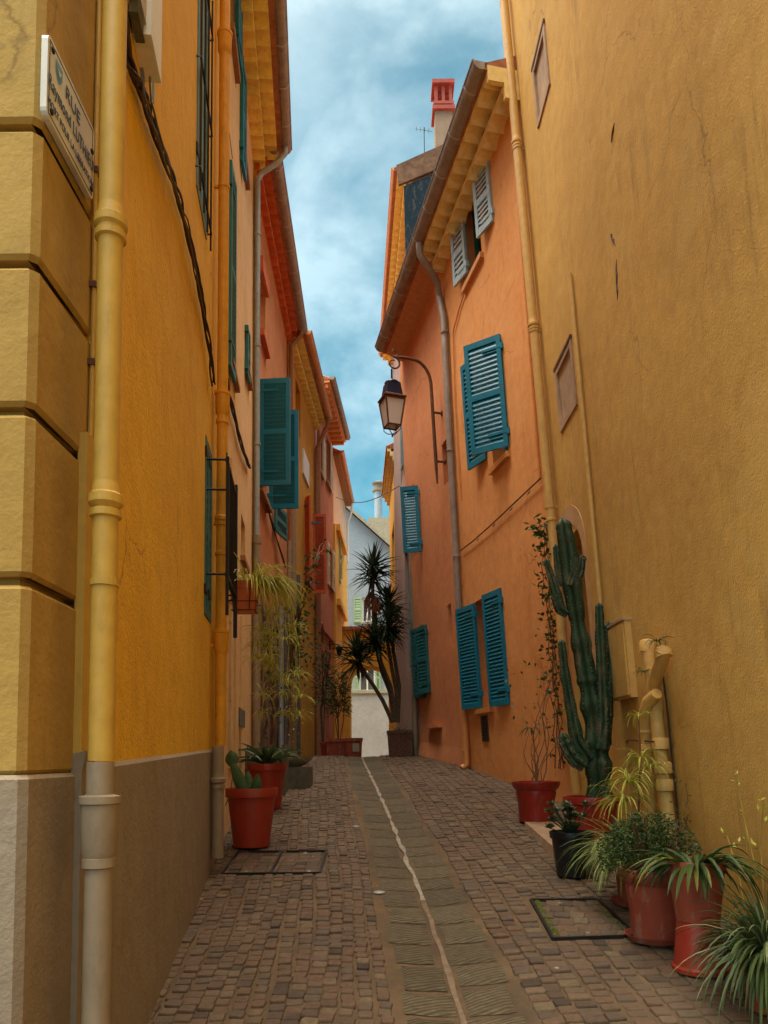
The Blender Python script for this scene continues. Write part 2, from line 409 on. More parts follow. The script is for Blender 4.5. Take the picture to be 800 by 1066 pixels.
M['clay'] = plain('terracotta_pot', (.33, .062, .03), .8, var=.25, scale=7, dirtamt=.75, dirt=(.30, .18, .12), bmp=.2)
M['redplastic'] = plain('red_plastic_pot', (.36, .036, .018), .42, var=.12, scale=5, dirtamt=.5, dirt=(.24, .08, .055), bmp=.05)
M['redglaze'] = plain('red_glazed_pot', (.30, .022, .014), .3, var=.3, scale=6, dirtamt=.7, dirt=(.22, .10, .07), bmp=.1)
M['orangeplastic'] = plain('orange_plastic_planter', (.60, .13, .028), .45, var=.12, scale=5, bmp=.05)
M['blackplastic'] = plain('black_plastic_pot', (.012, .012, .014), .3, var=.3)
M['spine'] = plain('pale_spines', (.38, .33, .22), .8)
M['soil'] = plain('potting_soil', (.05, .032, .02), 1, var=.5, scale=60, bmp=.8)
M['concrete'] = plain('mossy_concrete', (.14, .13, .095), .9, var=.35, scale=12, dirtamt=.6, dirt=(.05, .07, .035), bmp=.5)
M['kerb'] = plain('worn_limestone_kerb', (.34, .22, .13), .85, var=.3, scale=6, dirtamt=.5, dirt=(.12, .08, .05), bmp=.5)
M['rusty'] = plain('rusty_brown_planter', (.13, .065, .04), .8, var=.6, scale=35, bmp=.6)
M['stone_l'] = plain('pale_stone', (.38, .34, .25), .85, var=.25, dirtamt=.4, bmp=.4)
M['steel'] = plain('worn_steel_frame', (.03, .028, .026), .5, .6, var=.4)
M['brass'] = plain('pale_metal_stud', (.55, .55, .52), .35, .6, var=.2)
M['moss'] = plain('green_moss', (.10, .12, .02), 1, var=.5, scale=60, bmp=.8)
M['band'] = plain('pale_zinc_joint', (.50, .46, .42), .5, .1, var=.2)
M['glassw'] = None
m, t, b = newmat('milky_lantern_glass'); b.inputs['Base Color'].default_value = (.80, .77, .74, 1); b.inputs['Roughness'].default_value = .35
b.inputs['Transmission Weight'].default_value = .25; M['glassw'] = m
m, t, b = newmat('window_glass'); b.inputs['Base Color'].default_value = (.10, .12, .13, 1); b.inputs['Roughness'].default_value = .08; M['glass'] = m

# plants
M['spider'] = leafm('striped_grass_leaf', (.09, .14, .025), (.32, .38, .10), (.50, .52, .24))
M['spiderY'] = leafm('yellow_green_grass_leaf', (.30, .32, .04), (.60, .56, .10), (.70, .66, .22))
M['spiderD'] = leafm('dark_striped_leaf', (.03, .055, .016), (.09, .13, .04), (.36, .38, .20))
M['bush'] = leafm('fine_green_leaf', (.022, .05, .012), (.065, .115, .028))
M['strapd'] = leafm('dark_strap_leaf', (.025, .055, .012), (.075, .12, .022), (.26, .24, .035))
M['cactus'] = plain('cactus_skin', (.014, .045, .016), .6, var=.6, scale=16, bmp=.6, bscale=40, dirt=(.13, .10, .05), dirtamt=.75)
M['cactusrib'] = M['cactus']
M['pear'] = plain('prickly_pear_skin', (.06, .12, .035), .5, var=.35, scale=14, bmp=.3)
M['agave'] = leafm('agave_leaf', (.035, .075, .03), (.10, .15, .06), (.30, .32, .16))
M['yucca'] = leafm('yucca_leaf', (.012, .028, .012), (.04, .07, .028))
M['deadleaf'] = leafm('dry_brown_leaf', (.16, .05, .022), (.26, .09, .035))
M['bark'] = plain('grey_brown_bark', (.10, .07, .045), .9, var=.5, scale=25, bmp=.9)
M['twig'] = plain('dry_twig', (.17, .075, .035), .8, var=.4)
M['twigy'] = plain('yellow_dry_stalk', (.45, .30, .05), .8, var=.3)
M['vine'] = leafm('vine_leaf', (.02, .05, .012), (.07, .12, .022), (.2, .11, .03))

# cobbles
def cobble_mat():
    m, t, b = newmat('worn_stone_sett'); p = posn(t)
    a = nd(t, 'ShaderNodeAttribute', attribute_name='tint')
    r = nd(t, 'ShaderNodeValToRGB'); e = r.color_ramp.elements
    e[0].color = (.042, .029, .020, 1); e[1].color = (.165, .12, .070, 1)
    for pos, c in ((.25, (.12, .074, .046)), (.5, (.14, .084, .048)), (.7, (.086, .064, .046)), (.85, (.16, .108, .062))):
        k = e.new(pos); k.color = c4(c)
    t.links.new(a.outputs['Fac'], r.inputs[0])
    base = mixc(t, 1.0, r.outputs[0], ramp(t, noi(t, p, 45, 6, .7), .25, .75, (.5, .48, .46, 1), (1.3, 1.25, 1.2, 1)), 'MULTIPLY')
    base = mixc(t, ramp(t, noi(t, p, .9, 5, .6), .40, .66, (0, 0, 0, 1), (.5, .5, .5, 1)), base, (.145, .104, .068, 1))
    t.links.new(base, b.inputs['Base Color'])
    rr = ramp(t, noi(t, p, 20, 3), .3, .7, (.5, .5, .5, 1), (.85, .85, .85, 1)); t.links.new(rr, b.inputs['Roughness'])
    b.inputs['Specular IOR Level'].default_value = .35
    n1 = bump(t, None, noi(t, p, 28, 4, .6), .6, .008)
    bump(t, b, noi(t, p, 130, 3), .4, .003, n1)
    return m
M['sett'] = cobble_mat()
def mortar_mat():
    m, t, b = newmat('sandy_joint_and_earth'); p = posn(t)
    base = mixc(t, ramp(t, noi(t, p, 3, 7, .7), .35, .65), (.175, .112, .058, 1), (.085, .057, .034, 1))
    base = mixc(t, ramp(t, noi(t, p, 7, 4), .63, .72, (0, 0, 0, 1), (.5, .5, .5, 1)), base, (.26, .15, .05, 1))
    t.links.new(base, b.inputs['Base Color']); b.inputs['Roughness'].default_value = 1
    bump(t, b, noi(t, p, 90, 5, .7), .8, .01); return m
M['mortar'] = mortar_mat()
def slab_mat():
    m, t, b = newmat('grooved_drain_slab'); p = posn(t)
    mp_ = nd(t, 'ShaderNodeMapping'); mp_.inputs['Rotation'].default_value = (0, 0, R(-24))
    g = nd(t, 'ShaderNodeNewGeometry'); t.links.new(g.outputs['Position'], mp_.inputs[0])
    a = nd(t, 'ShaderNodeAttribute', attribute_name='tint')
    base = mixc(t, a.outputs['Fac'], (.115, .088, .046, 1), (.165, .13, .072, 1))
    base = mixc(t, 1.0, base, ramp(t, noi(t, p, 22, 6, .7), .3, .7, (.6, .6, .6, 1), (1.2, 1.2, 1.2, 1)), 'MULTIPLY')
    wv = nd(t, 'ShaderNodeTexWave', bands_direction='Y'); wv.inputs['Scale'].default_value = 12; wv.inputs['Distortion'].default_value = .9; wv.inputs['Detail'].default_value = 3
    t.links.new(mp_.outputs[0], wv.inputs[0])
    base = mixc(t, 1.0, base, ramp(t, wv.outputs['Fac'], 0.05, .5, (.42, .40, .38, 1), (1.08, 1.06, 1.02, 1)), 'MULTIPLY')
    t.links.new(base, b.inputs['Base Color']); b.inputs['Roughness'].default_value = .75
    n1 = bump(t, None, wv.outputs['Fac'], .9, .012)
    bump(t, b, noi(t, p, 60, 4), .5, .005, n1); return m
M['slab'] = slab_mat()
M['cement'] = plain('pale_cement_seam', (.34, .30, .235), .9, var=.35, scale=20, bmp=.6, dirtamt=.35, dirt=(.22, .16, .10))
M['cement2'] = plain('brown_cement_seam', (.22, .155, .10), .95, var=.35, scale=20, bmp=.6)
# ---------------------------------------------------------------- walls (plan lines at eye height)
WA = Wall((-.955, 2.04), (-.955, 2.45), 'L')
WAF = Wall((-5.0, 2.04), (-.955, 2.04), 'L')          # front of the corner house, faces the camera
WB = Wall((-.922, 2.45), (-1.321, 6.0), 'L', .0)
WC = Wall((-1.321, 6.0), (-1.64, 9.5), 'L')
WD = Wall((-1.66, 9.5), (-1.74, 13.8), 'L')
WE = Wall((-1.72, 13.8), (-1.58, 17.5), 'L')
WF = Wall((-1.58, 17.5), (-1.37, 21.0), 'L')
WG = Wall((-1.36, 21.0), (-1.24, 25.4), 'L')
WRA = Wall((1.95, -3.0), (1.875, 7.5), 'R', .045, .062)
WRB = Wall((1.875, 7.5), (.65, 13.0), 'R', .062, .04)
WR3 = Wall((.60, 13.05), (.32, 19.5), 'R', .0)
WR4 = Wall((.36, 19.55), (.22, 23.2), 'R', .0)
WH = Wall((-6.0, 30.0), (3.6, 30.0), 'L')             # far pale house, faces the camera
WH.n = V((0, -1, 0)); WAF.n = V((0, -1, 0))

# ---------------------------------------------------------------- street
mb = MB(); ys = [-8 + .5 * k for k in range(20)] + [2 + .12 * k for k in range(150)] + [20 + 1.5 * k for k in range(28)]
xs = [-40, -12, -5, -3] + [-2 + .08 * k for k in range(56)] + [3, 5, 12, 40]
mb.grid([[(x, y, gnd(x, y) - .002) for x in xs] for y in ys])
structure(mb, 'street', M['mortar'], True)

def left_edge(y): return interp([(0, -2.2), (2.04, -1.0), (6, -1.33), (9.5, -1.68), (13.8, -1.76), (21, -1.4)], y)
def right_edge(y): return interp([(0, 2.0), (7.5, 1.95), (13, .72), (17, .36), (23, .14)], y)
HW = .255       # half width of the drain channel
COVERS = []     # quads left free of setts: (x0,x1,y0,y1)
CL = gpx(231, 911), gpx(333, 911), gpx(333, 887)
CLX0, CLX1, CLY0, CLY1 = CL[0].x, CL[1].x, CL[0].y, CL[2].y
CRa, CRb, CRc, CRd = gpx(576, 979), gpx(664, 976), gpx(622, 938), gpx(553, 938)
def inpoly(x, y, q):
    c = False; n = len(q)
    for i in range(n):
        a, b = q[i], q[(i + 1) % n]
        if (a[1] > y) != (b[1] > y) and x < (b[0] - a[0]) * (y - a[1]) / (b[1] - a[1]) + a[0]: c = not c
    return c
QL = [(CLX0, CLY0), (CLX1, CLY0), (CLX1, CLY1), (CLX0, CLY1)]
QR = [(p.x, p.y) for p in (CRa, CRb, CRc, CRd)]
rg = random.Random(3)
def sett(mb, x, y, a, b, ang, lift=0.0):
    """one worn sett a wide, b deep, centred on x, y"""
    ca, sa = math.cos(ang), math.sin(ang); z = gnd(x, y) + lift
    dx, dy = rg.gauss(0, .0035), rg.gauss(0, .0035); x += dx; y += dy
    sl = (gnd(x, y + .05) - gnd(x, y - .05)) / .1; sx = (gnd(x + .05, y) - gnd(x - .05, y)) / .1
    tx, ty = rg.gauss(0, .022) + sx, rg.gauss(0, .022) + sl; zz = z + rg.gauss(.0, .0028)
    mb.tint = min(1, max(0, rg.gauss(.5, .27)))
    cor = []
    for k in range(8):
        an = [(-1, -.76), (-.84, -1), (.84, -1), (1, -.76), (1, .76), (.84, 1), (-.84, 1), (-1, .76)][k]
        cor.append(((an[0] + rg.gauss(0, .05)) * a / 2, (an[1] + rg.gauss(0, .05)) * b / 2))
    rings = []
    for f, dz in ((1, -.02), (1, .002), (.91, .0075)):
        ring = []
        for (u, v) in cor:
            u2, v2 = u * f, v * f
            X = x + u2 * ca - v2 * sa; Y = y + u2 * sa + v2 * ca
            ring.append(mb.P((X, Y, zz + dz + tx * (X - x) + ty * (Y - y))))
        rings.append(ring)
    for p, q in zip(rings, rings[1:]):
        for k in range(8): mb.idx((p[k], p[(k + 1) % 8], q[(k + 1) % 8], q[k]))
    c = mb.P((x, y, zz + .0085))
    for k in range(8): mb.idx((rings[2][k], rings[2][(k + 1) % 8], c))
mb = MB()
# left of the channel: files running up the street; widths fixed per file
y = 1.2
row = 0
while y < 17:
    d = .074 if y < 9 else .09
    xl, xr = left_edge(y) + .05, cx(y) - HW - .05
    x = xr - .0; k = 0
    while x > xl:
        k += 1
        wd = [.080, .070, .084, .074, .088, .068, .080][(k * 5) % 7] * (1 if y < 9 else 1.15)
        xc = x - wd / 2
        off = (.5 * d if k % 2 else 0) + .012 * math.sin(k * 1.7 + y * 1.3) + .02 * math.sin(k * .37 + y * .6)
        yy = y + off
        wx = .012 * math.sin(yy * 2.1 + k)
        if xc - wd / 2 > xl - .05 and not inpoly(xc, yy, QL) and rg.random() > .004:
            sett(mb, xc + wx, yy, wd - .012, d * rg.uniform(.80, .9), rg.gauss(0, .05))
        x -= wd
    y += d; row += 1
# right of the channel: files that follow the channel, courses square to it
k = 0; u = HW + .045
while u < 3.4:
    wd = [.104, .088, .112, .092, .100, .084, .108, .096][k % 8]
    y = .6 + rg.uniform(0, .08); uc = u + wd / 2
    while y < 17.5:
        d = rg.uniform(.064, .088) * (1 if y < 9 else 1.15)
        sl = (cx(y + .5) - cx(y - .5)) * .8
        X = cx(y) + uc + .012 * math.sin(y * 2.3 + k); Y = y - uc * sl * .8
        if X < right_edge(Y) + .07 and X - wd / 2 > cx(Y) + HW + .01 and not inpoly(X, Y, QR) and rg.random() > .004 and Y > .8:
            sett(mb, X, Y, wd - .014, d - .013, -math.atan(sl) + rg.gauss(0, .04))
        y += d
    u += wd; k += 1
# inside the two covers
for k in range(7):
    for j in range(6):
        x = lerp(CLX0 + .02, CLX1 - .02, (k + .5) / 7); yy = lerp(CLY0 + .02, CLY1 - .02, (j + .5) / 6)
        sett(mb, x, yy, (CLX1 - CLX0) / 7 - .014, (CLY1 - CLY0) / 6 - .012, 0, -.003)
for k in range(5):
    for j in range(6):
        s, q = (k + .5) / 5, (j + .5) / 6
        p = CRa.lerp(CRb, s).lerp(CRd.lerp(CRc, s), q)
        sett(mb, p.x, p.y, .085, .085, -.25, -.003)
structure(mb, 'cobblestones', M['sett'])

# drain channel: two files of grooved slabs with a cement seam
mb = MB()
for sgn in (-1, 1):
    y = .9 + (.13 if sgn > 0 else 0)
    while y < 17:
        L = rg.uniform(.24, .34) if y < 7 else rg.uniform(.3, .45)
        mb.tint = rg.random()
        n = 5; rows = []
        ja = [rg.gauss(0, .012) for _ in range(4)]
        for i in range(n + 1):
            yy = y + .012 + (L - .034) * i / n; r = []
            for f in range(5):
                u = sgn * (lerp(.030, HW, f / 4) + (ja[0] if f == 0 else 0) + (ja[1] if f == 4 else 0) + rg.gauss(0, .002))
                X = cx(yy) + u; Y = yy - u * (cx(yy + .5) - cx(yy - .5)) * .55 + (rg.gauss(0, .004) if i in (0, n) else 0)
                e = .0 if (f in (0, 4) or i in (0, n)) else .008
                r.append((X, Y, gnd(X, Y) + .002 + e + rg.gauss(0, .001)))
            rows.append(r if sgn > 0 else r[::-1])
        g = mb.grid(rows)
        y += L
structure(mb, 'drain_channel', M['slab'], False)
mb = MB(); rows = []
yy = 1.0
while yy < 5.0:
    wd = .013 + .008 * noise.noise(V((yy * 3, 0, 0))); o_ = .008 * noise.noise(V((yy * 4, 5, 0)))
    rows.append([(cx(yy) + o_ - wd, yy, gnd(cx(yy), yy) + .006), (cx(yy) + o_ + wd, yy, gnd(cx(yy), yy) + .006)]); yy += .04
mb.grid(rows); structure(mb, 'channel_seam', M['cement2'])
mb = MB(); rows = []; yy = 4.95
while yy < 15:
    wd = .014 + .018 * noise.noise(V((yy * 5, 0, 0))); o_ = .016 * noise.noise(V((yy * 3, 5, 0)))
    rows.append([(cx(yy) + o_ - wd, yy, gnd(cx(yy), yy) + .012), (cx(yy) + o_ + wd, yy, gnd(cx(yy), yy) + .012)]); yy += .035
mb.grid(rows); structure(mb, 'channel_seam', M['cement'])

# covers
def bar(mb, p, q, wd, z0=-.02, z1=.016):
    p, q = V(p), V(q); d = (q - p).normalized(); s_ = V((-d.y, d.x, 0)) * wd / 2
    a = [p - s_, q - s_, q + s_, p + s_]
    mb.hexa([v + V((0, 0, z0)) for v in a] + [v + V((0, 0, z1)) for v in a])
def gq(p): return V((p[0], p[1], gnd(p[0], p[1])))
t_ = thing('access_cover', gq(((CLX0 + CLX1) / 2, CLY0)), 'pair of steel framed covers filled with setts, in front of the left red pots', 'access cover')
mb = MB(); q = [gq(p) for p in QL]
for a, b in zip(q, q[1:] + q[:1]): bar(mb, a, b, .018)
mb.build('frame', M['steel'], t_)
mb = MB(); bar(mb, (q[0] + q[1]) / 2, (q[3] + q[2]) / 2, .018); mb.build('centre_bar', M['steel'], t_)
for px, py in ((322, 908), (318, 889), (256, 908)):
    mb = MB(); mb.lathe(gpx(px, py) + V((0, 0, .002)), [(.014, 0), (.014, .006), (.009, .008), (.0, .008)], 10); mb.build('lifting_hole', M['brass'], t_)
t_ = thing('access_cover', gq(((CRa.x + CRb.x) / 2, CRa.y)), 'sett filled cover with mossy metal edge, in the paving by the right pots', 'access cover')
mb = MB(); q = [gq(p) for p in QR]
for a, b in zip(q, q[1:] + q[:1]): bar(mb, a, b, .017)
mb.build('frame', M['steel'], t_)
mb = MB()
for k in range(260):
    s = rg.random(); p = q[0].lerp(q[3], s) + V((rg.uniform(.0, .05), 0, .004)) if rg.random() < .7 else q[1].lerp(q[2], s) + V((rg.uniform(-.04, .0), 0, .004))
    mb.tint = rg.random(); a = rg.uniform(0, 6.28); r_ = rg.uniform(.006, .012)
    mb.lathe(p, [(r_, -.004), (r_ * .7, .004), (0, .006)], 5)
mb.build('moss', M['moss'], t_)
for px, py in ((612, 972), (584, 941)):
    mb = MB(); mb.lathe(gpx(px, py) + V((0, 0, .002)), [(.013, 0), (.013, .006), (.0, .007)], 10); mb.build('lifting_hole', M['brass'], t_)
for (px, py, r_, lb) in ((402, 930, .040, 'round metal stud at the left edge of the drain channel'),
                         (425, 861, .036, 'pale metal stud set high on the left paving, nearer the top of the slope')):
    px2 = px if py > 900 else 371
    mb = MB(); p = gpx(px2 if py < 900 else 395, py); p = V((p.x, p.y, gnd(p.x, p.y) + .006))
    mb.lathe(p, [(r_, -.004), (r_, .003), (r_ * .8, .006), (r_ * .35, .005), (0, .005)], 20)
    mb.thing('survey_stud', M['brass'], lb, 'metal stud', 'metal studs in the paving')
p = gpx(580, 1010); mb = MB(); mb.lathe(V((p.x, p.y, gnd(p.x, p.y) + .006)), [(.011, 0), (.013, .005), (.006, .009), (0, .009)], 7)
mb.thing('pebble', M['stone_l'], 'small white pebble lying on the setts below the right cover', 'pebble')

# kerb step on the right under the cactus
ka, kb = gpx(545, 861), gpx(587, 907)
mb = MB()
a, b = V((ka.x, ka.y, 0)), V((kb.x, kb.y, 0))
n = 8
for i in range(n):
    p0, p1 = a.lerp(b, i / n), a.lerp(b, (i + 1) / n)
    zt0, zt1 = gz(p0.y) + lerp(.045, .10, i / n), gz(p1.y) + lerp(.045, .10, (i + 1) / n)
    w0, w1 = 1.86, 1.86
    mb.hexa([V((p1.x, p1.y, gz(p1.y) - .05)), V((w1, p1.y + .0, gz(p1.y) - .05)), V((w0, p0.y, gz(p0.y) - .05)), V((p0.x, p0.y, gz(p0.y) - .05)),
             V((p1.x + .015, p1.y, zt1)), V((w1, p1.y, zt1)), V((w0, p0.y, zt0)), V((p0.x + .015, p0.y, zt0))])
structure(mb, 'kerb_step', M['kerb'])
KA, KB = a.copy(), b.copy()
def gk(x, y):   # ground or kerb step
    if min(ka.y, kb.y) <= y <= max(ka.y, kb.y):
        t = (y - KA.y) / (KB.y - KA.y); xf = lerp(KA.x, KB.x, t)
        if x > xf - .12: return gz(y) + lerp(.045, .10, t)
    return gnd(x, y)
# ---------------------------------------------------------------- building helpers
def house(name, loc, label, cat='house'): return thing(name, loc, label, cat)
def facade(W, s0, s1, h0, h1, holes, mat, parent, name='wall', back=4.5, hf=None, topb=None, dn=0.0):
    """solid wall block with recessed openings; holes = (q0,q1,h0,h1,depth)"""
    mb = MB()
    hs = sorted(set([h0, h1] + [v for o in holes for v in (o[2], o[3])] + [lerp(h0, h1, k / 10) for k in range(1, 10)]))
    qs = sorted(set([s0, s1] + [v for o in holes for v in (o[0], o[1])] + [lerp(s0, s1, k / 6) for k in range(1, 6)]))
    for qa, qb in zip(qs, qs[1:]):
        for ha, hb in zip(hs, hs[1:]):
            if qb - qa < 1e-6 or hb - ha < 1e-6: continue
            qm, hm = (qa + qb) / 2, (ha + hb) / 2
            if any(o[0] < qm < o[1] and o[2] < hm < o[3] for o in holes): continue
            mb.face([W.pt(qa, ha, dn), W.pt(qb, ha, dn), W.pt(qb, hb, dn), W.pt(qa, hb, dn)])
    for o in holes:
        a, b, c, d, e = o[:5]
        for (q0, y0), (q1, y1) in (((a, c), (b, c)), ((b, c), (b, d)), ((b, d), (a, d)), ((a, d), (a, c))):
            mb.face([W.pt(q0, y0, dn), W.pt(q1, y1, dn), W.pt(q1, y1, dn - e), W.pt(q0, y0, dn - e)])
    tb = h1 if topb is None else topb
    for q in (s0, s1):
        mb.face([W.pt(q, h0, dn), W.pt(q, h1, dn), W.pt(q, tb, -back) if not hf else W.pt(q, tb, -back), W.pt(q, h0, -back)])
    mb.face([W.pt(s0, h1, dn), W.pt(s1, h1, dn), W.pt(s1, tb, -back), W.pt(s0, tb, -back)])
    mb.face([W.pt(s0, h0, -back), W.pt(s1, h0, -back), W.pt(s1, tb, -back), W.pt(s0, tb, -back)])
    return mb.build(name, mat, parent)
def roof(W, s0, s1, h, over, parent, mat=None, back=4.6, rise=1.3, th=.07, name='roof'):
    """tiled slope rising away from the street, tile ends visible at the eave"""
    mb = MB(); n = int((s1 - s0) / .045); rows = []
    for i in range(n + 1):
        q = lerp(s0, s1, i / n); c = .045 * abs(math.sin(math.pi * (q - s0) / .19))
        rows.append([W.pt(q, h + c, over), W.pt(q, h + .4 + c, -.6), W.pt(q, h + rise + c, -back)])
    mb.grid(rows)
    rows = [[W.pt(lerp(s0, s1, i / 8), h - th, over), W.pt(lerp(s0, s1, i / 8), h - th + .01, -.1)] for i in range(9)]; mb.grid(rows)
    top = []
    for i in range(n + 1):
        q = lerp(s0, s1, i / n); c = .045 * abs(math.sin(math.pi * (q - s0) / .19))
        top.append([W.pt(q, h - th, over), W.pt(q, h + c, over)])
    mb.grid(top)
    for q in (s0, s1): mb.face([W.pt(q, h - th, over), W.pt(q, h, over), W.pt(q, h + .4, -.6), W.pt(q, h + rise, -back), W.pt(q, h + rise - .12, -back), W.pt(q, h - th, -.1)])
    return mb.build(name, mat or M['tile'], parent)
def genoise(W, s0, s1, htop, rows, dn, rh, parent, mat, pitch=.2, cap=True, name='tile_cornice'):
    """stepped rows of half-round tiles under the eave"""
    mb = MB(); m = max(8, int((s1 - s0) / pitch) * 8)
    for r in range(rows):
        hb = htop - (rows - r) * rh; n0 = r * dn - (.01 if r == 0 else .03); n1 = (r + 1) * dn
        cols = []; fr = []
        for i in range(m + 1):
            q = lerp(s0, s1, i / m); ph = ((q - s0) / pitch + .5 * (r % 2)) % 1.0
            arch = math.sqrt(max(0, 1 - (2 * ph - 1) ** 2)) * rh * .72 * (.70 + .30 * ph)
            cols.append([W.pt(q, hb + arch * .9, n0), W.pt(q, hb + arch, n1)])
            fr.append([W.pt(q, hb + arch, n1), W.pt(q, hb + rh, n1)])
        mb.grid(cols); mb.grid(fr)
        for q in (s0, s1): mb.face([W.pt(q, hb, n0), W.pt(q, hb, n1), W.pt(q, hb + rh, n1), W.pt(q, hb + rh, n0)])
    mb.face([W.pt(s0, htop, 0), W.pt(s1, htop, 0), W.pt(s1, htop, rows * dn), W.pt(s0, htop, rows * dn)])
    return mb.build(name, mat, parent)
def gutter(W, s0, s1, h, n, r, parent, mat=None, band=.55, name='gutter', drop=0.0):
    mb = MB(); m = max(2, int((s1 - s0) / .4)); sg = 12
    def ring(q, hh, rr, o=1):
        return [W.pt(q, hh - rr * math.sin(math.pi * j / sg), n + rr * math.cos(math.pi * j / sg)) for j in range(sg + 1)]
    def hh(q): return h - drop * (q - s0) / (s1 - s0)
    rows = [ring(lerp(s0, s1, i / m), hh(lerp(s0, s1, i / m)), r) for i in range(m + 1)]; mb.grid(rows)
    rows = [ring(lerp(s0, s1, i / m), hh(lerp(s0, s1, i / m)), r - .008)[::-1] for i in range(m + 1)]; mb.grid(rows)
    for q in (s0, s1): mb.face(ring(q, hh(q), r))
    # rolled front lip
    mb.tube([W.pt(s0, hh(s0), n + r), W.pt(s1, hh(s1), n + r)], .012, 8)
    g_ = mb.build(name, mat or M['gutter'], parent, True)
    q = s0 + .3
    while q < s1:
        mb = MB(); a = ring(q, hh(q), r + .006); b = ring(q + .018, hh(q), r + .006); mb.grid([ring(q, hh(q), r - .002), a, b, ring(q + .018, hh(q), r - .002)]); mb.build('gutter_joint', M['band'], g_)
        q += band
    return g_
def hy(W, q, n, y):
    """height on the vertical through q where the photo row y falls"""
    a, b = 1.0, 4.0
    for _ in range(12):
        fa, fb = project(W.pt(q, a, n))[1] - y, project(W.pt(q, b, n))[1] - y
        if abs(fb - fa) < 1e-6: break
        a, b = b, b - fb * (b - a) / (fb - fa)
    return b
def collar(mb, W, px, py, n, r, kind='ring', q=None):
    """pipe joint around a vertical pipe"""
    if q is None: q, h = W.loc(px, py, n)
    else: h = hy(W, q, n, py)
    p = W.pt(q, h, n); up = (W.pt(q, h + 1, n) - p).normalized()
    prof = {'ring': [(r, -.03), (r + .008, -.025), (r + .008, .0), (r, .005)],
            'double': [(r, -.06), (r + .009, -.055), (r + .009, -.035), (r, -.03), (r + .004, -.025), (r + .013, -.015), (r + .013, .01), (r + .004, .018), (r, .05)],
            'bell': [(r, -.10), (r + .012, -.07), (r + .014, .06), (r + .020, .065), (r + .020, .085), (r, .09)]}[kind]
    mb.lathe(p, prof, 20, up, capb=False)
def downpipe(W, pts, n, r, mat, parent, collars=(), name='drainpipe', clips=()):
    """vertical pipe: one place along the wall, ends read from photo rows"""
    ins = [W.loc(x, y, n)[0] for x, y in pts if -10 < y < 1080]
    q = sum(ins) / len(ins)

    y0, y1 = pts[0][1], pts[-1][1]; m_ = 8
    h0, h1 = hy(W, q, n, y0), hy(W, q, n, y1)
    mb = MB(); mb.tube([W.pt(q, lerp(h0, h1, k / m_), n) for k in range(m_ + 1)], r, 18)
    for (x, y, k) in collars: collar(mb, W, x, y, n, r, k, q)
    o = mb.build(name, mat, parent, True)
    for (x, y) in clips:
        mb = MB(); h = hy(W, q, n, y); p = W.pt(q, h, n); up = (W.pt(q, h + 1, n) - p).normalized()
        mb.lathe(p, [(r, -.012), (r + .006, -.012), (r + .006, .012), (r, .012)], 16, up, capb=False)
        mb.obox(W.pt(q - .008, h - .01, -.01), W.u * .016, W.n * (n - r + .01), V((0, 0, .02)))
        mb.build('pipe_clip', mat, o)
    return o
def leaf_panel(mb, o, d, up, wd, ht, th=.034, stile=.055, rails=(0, .5, 1), slat=.05, tilt=.6):
    """a louvred shutter leaf: o bottom hinge corner, d plan direction, up vertical"""
    d = V(d).normalized(); up = V(up).normalized(); nn = d.cross(up).normalized() * th
    def bx(a0, a1, b0, b1, t0=0.0, t1=1.0): mb.obox(o + d * a0 + up * b0 + nn * t0, d * (a1 - a0), up * (b1 - b0), nn * (t1 - t0))
    bx(0, stile, 0, ht); bx(wd - stile, wd, 0, ht)
    rh = stile * 1.25; spans = []
    for i, r in enumerate(rails):
        b0 = r * (ht - rh); bx(stile, wd - stile, b0, b0 + rh, .04, .96); spans.append(b0)
    for b0, b1 in zip(spans, spans[1:]):
        y0 = b0 + rh; H = b1 - y0; k = max(3, int(H / slat)); st = H / k
        for i in range(k):
            yy = y0 + st * (i + .5); hw = st * .62
            c = o + up * yy + d * stile + nn * .5
            e = (nn.normalized() * (th * .42) + up * hw * tilt * 1.35)
            t = (up * .006)
            mb.obox(c - e - t / 2, d * (wd - 2 * stile), e * 2, t)
def add_hinges(o, d, up, wd, ht, th, mat, parent):
    for f in (.12, .88):
        mb = MB(); hinges(mb, o, d, up, wd, ht, th, (f,)); mb.build('hinge', mat, parent)
def hinges(mb, o, d, up, wd, ht, th=.034, fs=(.12, .88)):
    d = V(d).normalized(); up = V(up).normalized(); nn = d.cross(up).normalized() * th
    for f in fs:
        mb.obox(o + up * (ht * f) - nn * .12 - d * .02, d * min(.26, wd * .7), up * .028, nn * 1.24)
        mb.obox(o + up * (ht * f - .02) - nn * .2 - d * .03, d * .03, up * .07, nn * 1.4)
def shutter(W, hx, ytop, ybot, parent, mat, wd, ang, n=.02, sgn=1, rails=(0, .5, 1), slat=.05, iron=True, label=None, th=.034, name='shutter'):
    """leaf hinged where the photo pixel (hx, ytop) meets the wall; ang = degrees it stands off the wall, sgn = along (+) or against (-) the street"""
    q, ht = W.loc(hx, ytop, n); _, hb = W.loc(hx, ybot, n)
    o = W.pt(q, hb, n); up = W.pt(q, ht, n) - o; a = R(ang)
    d = W.u * sgn * math.cos(a) + W.n * math.sin(a)
    mb = MB(); leaf_panel(mb, o, d, up, wd, up.length, th=th, rails=rails, slat=slat)
    s = mb.build(name, mat, parent, label=label)
    if iron:
        add_hinges(o, d, up, wd, up.length, th, mat, s)
    return s
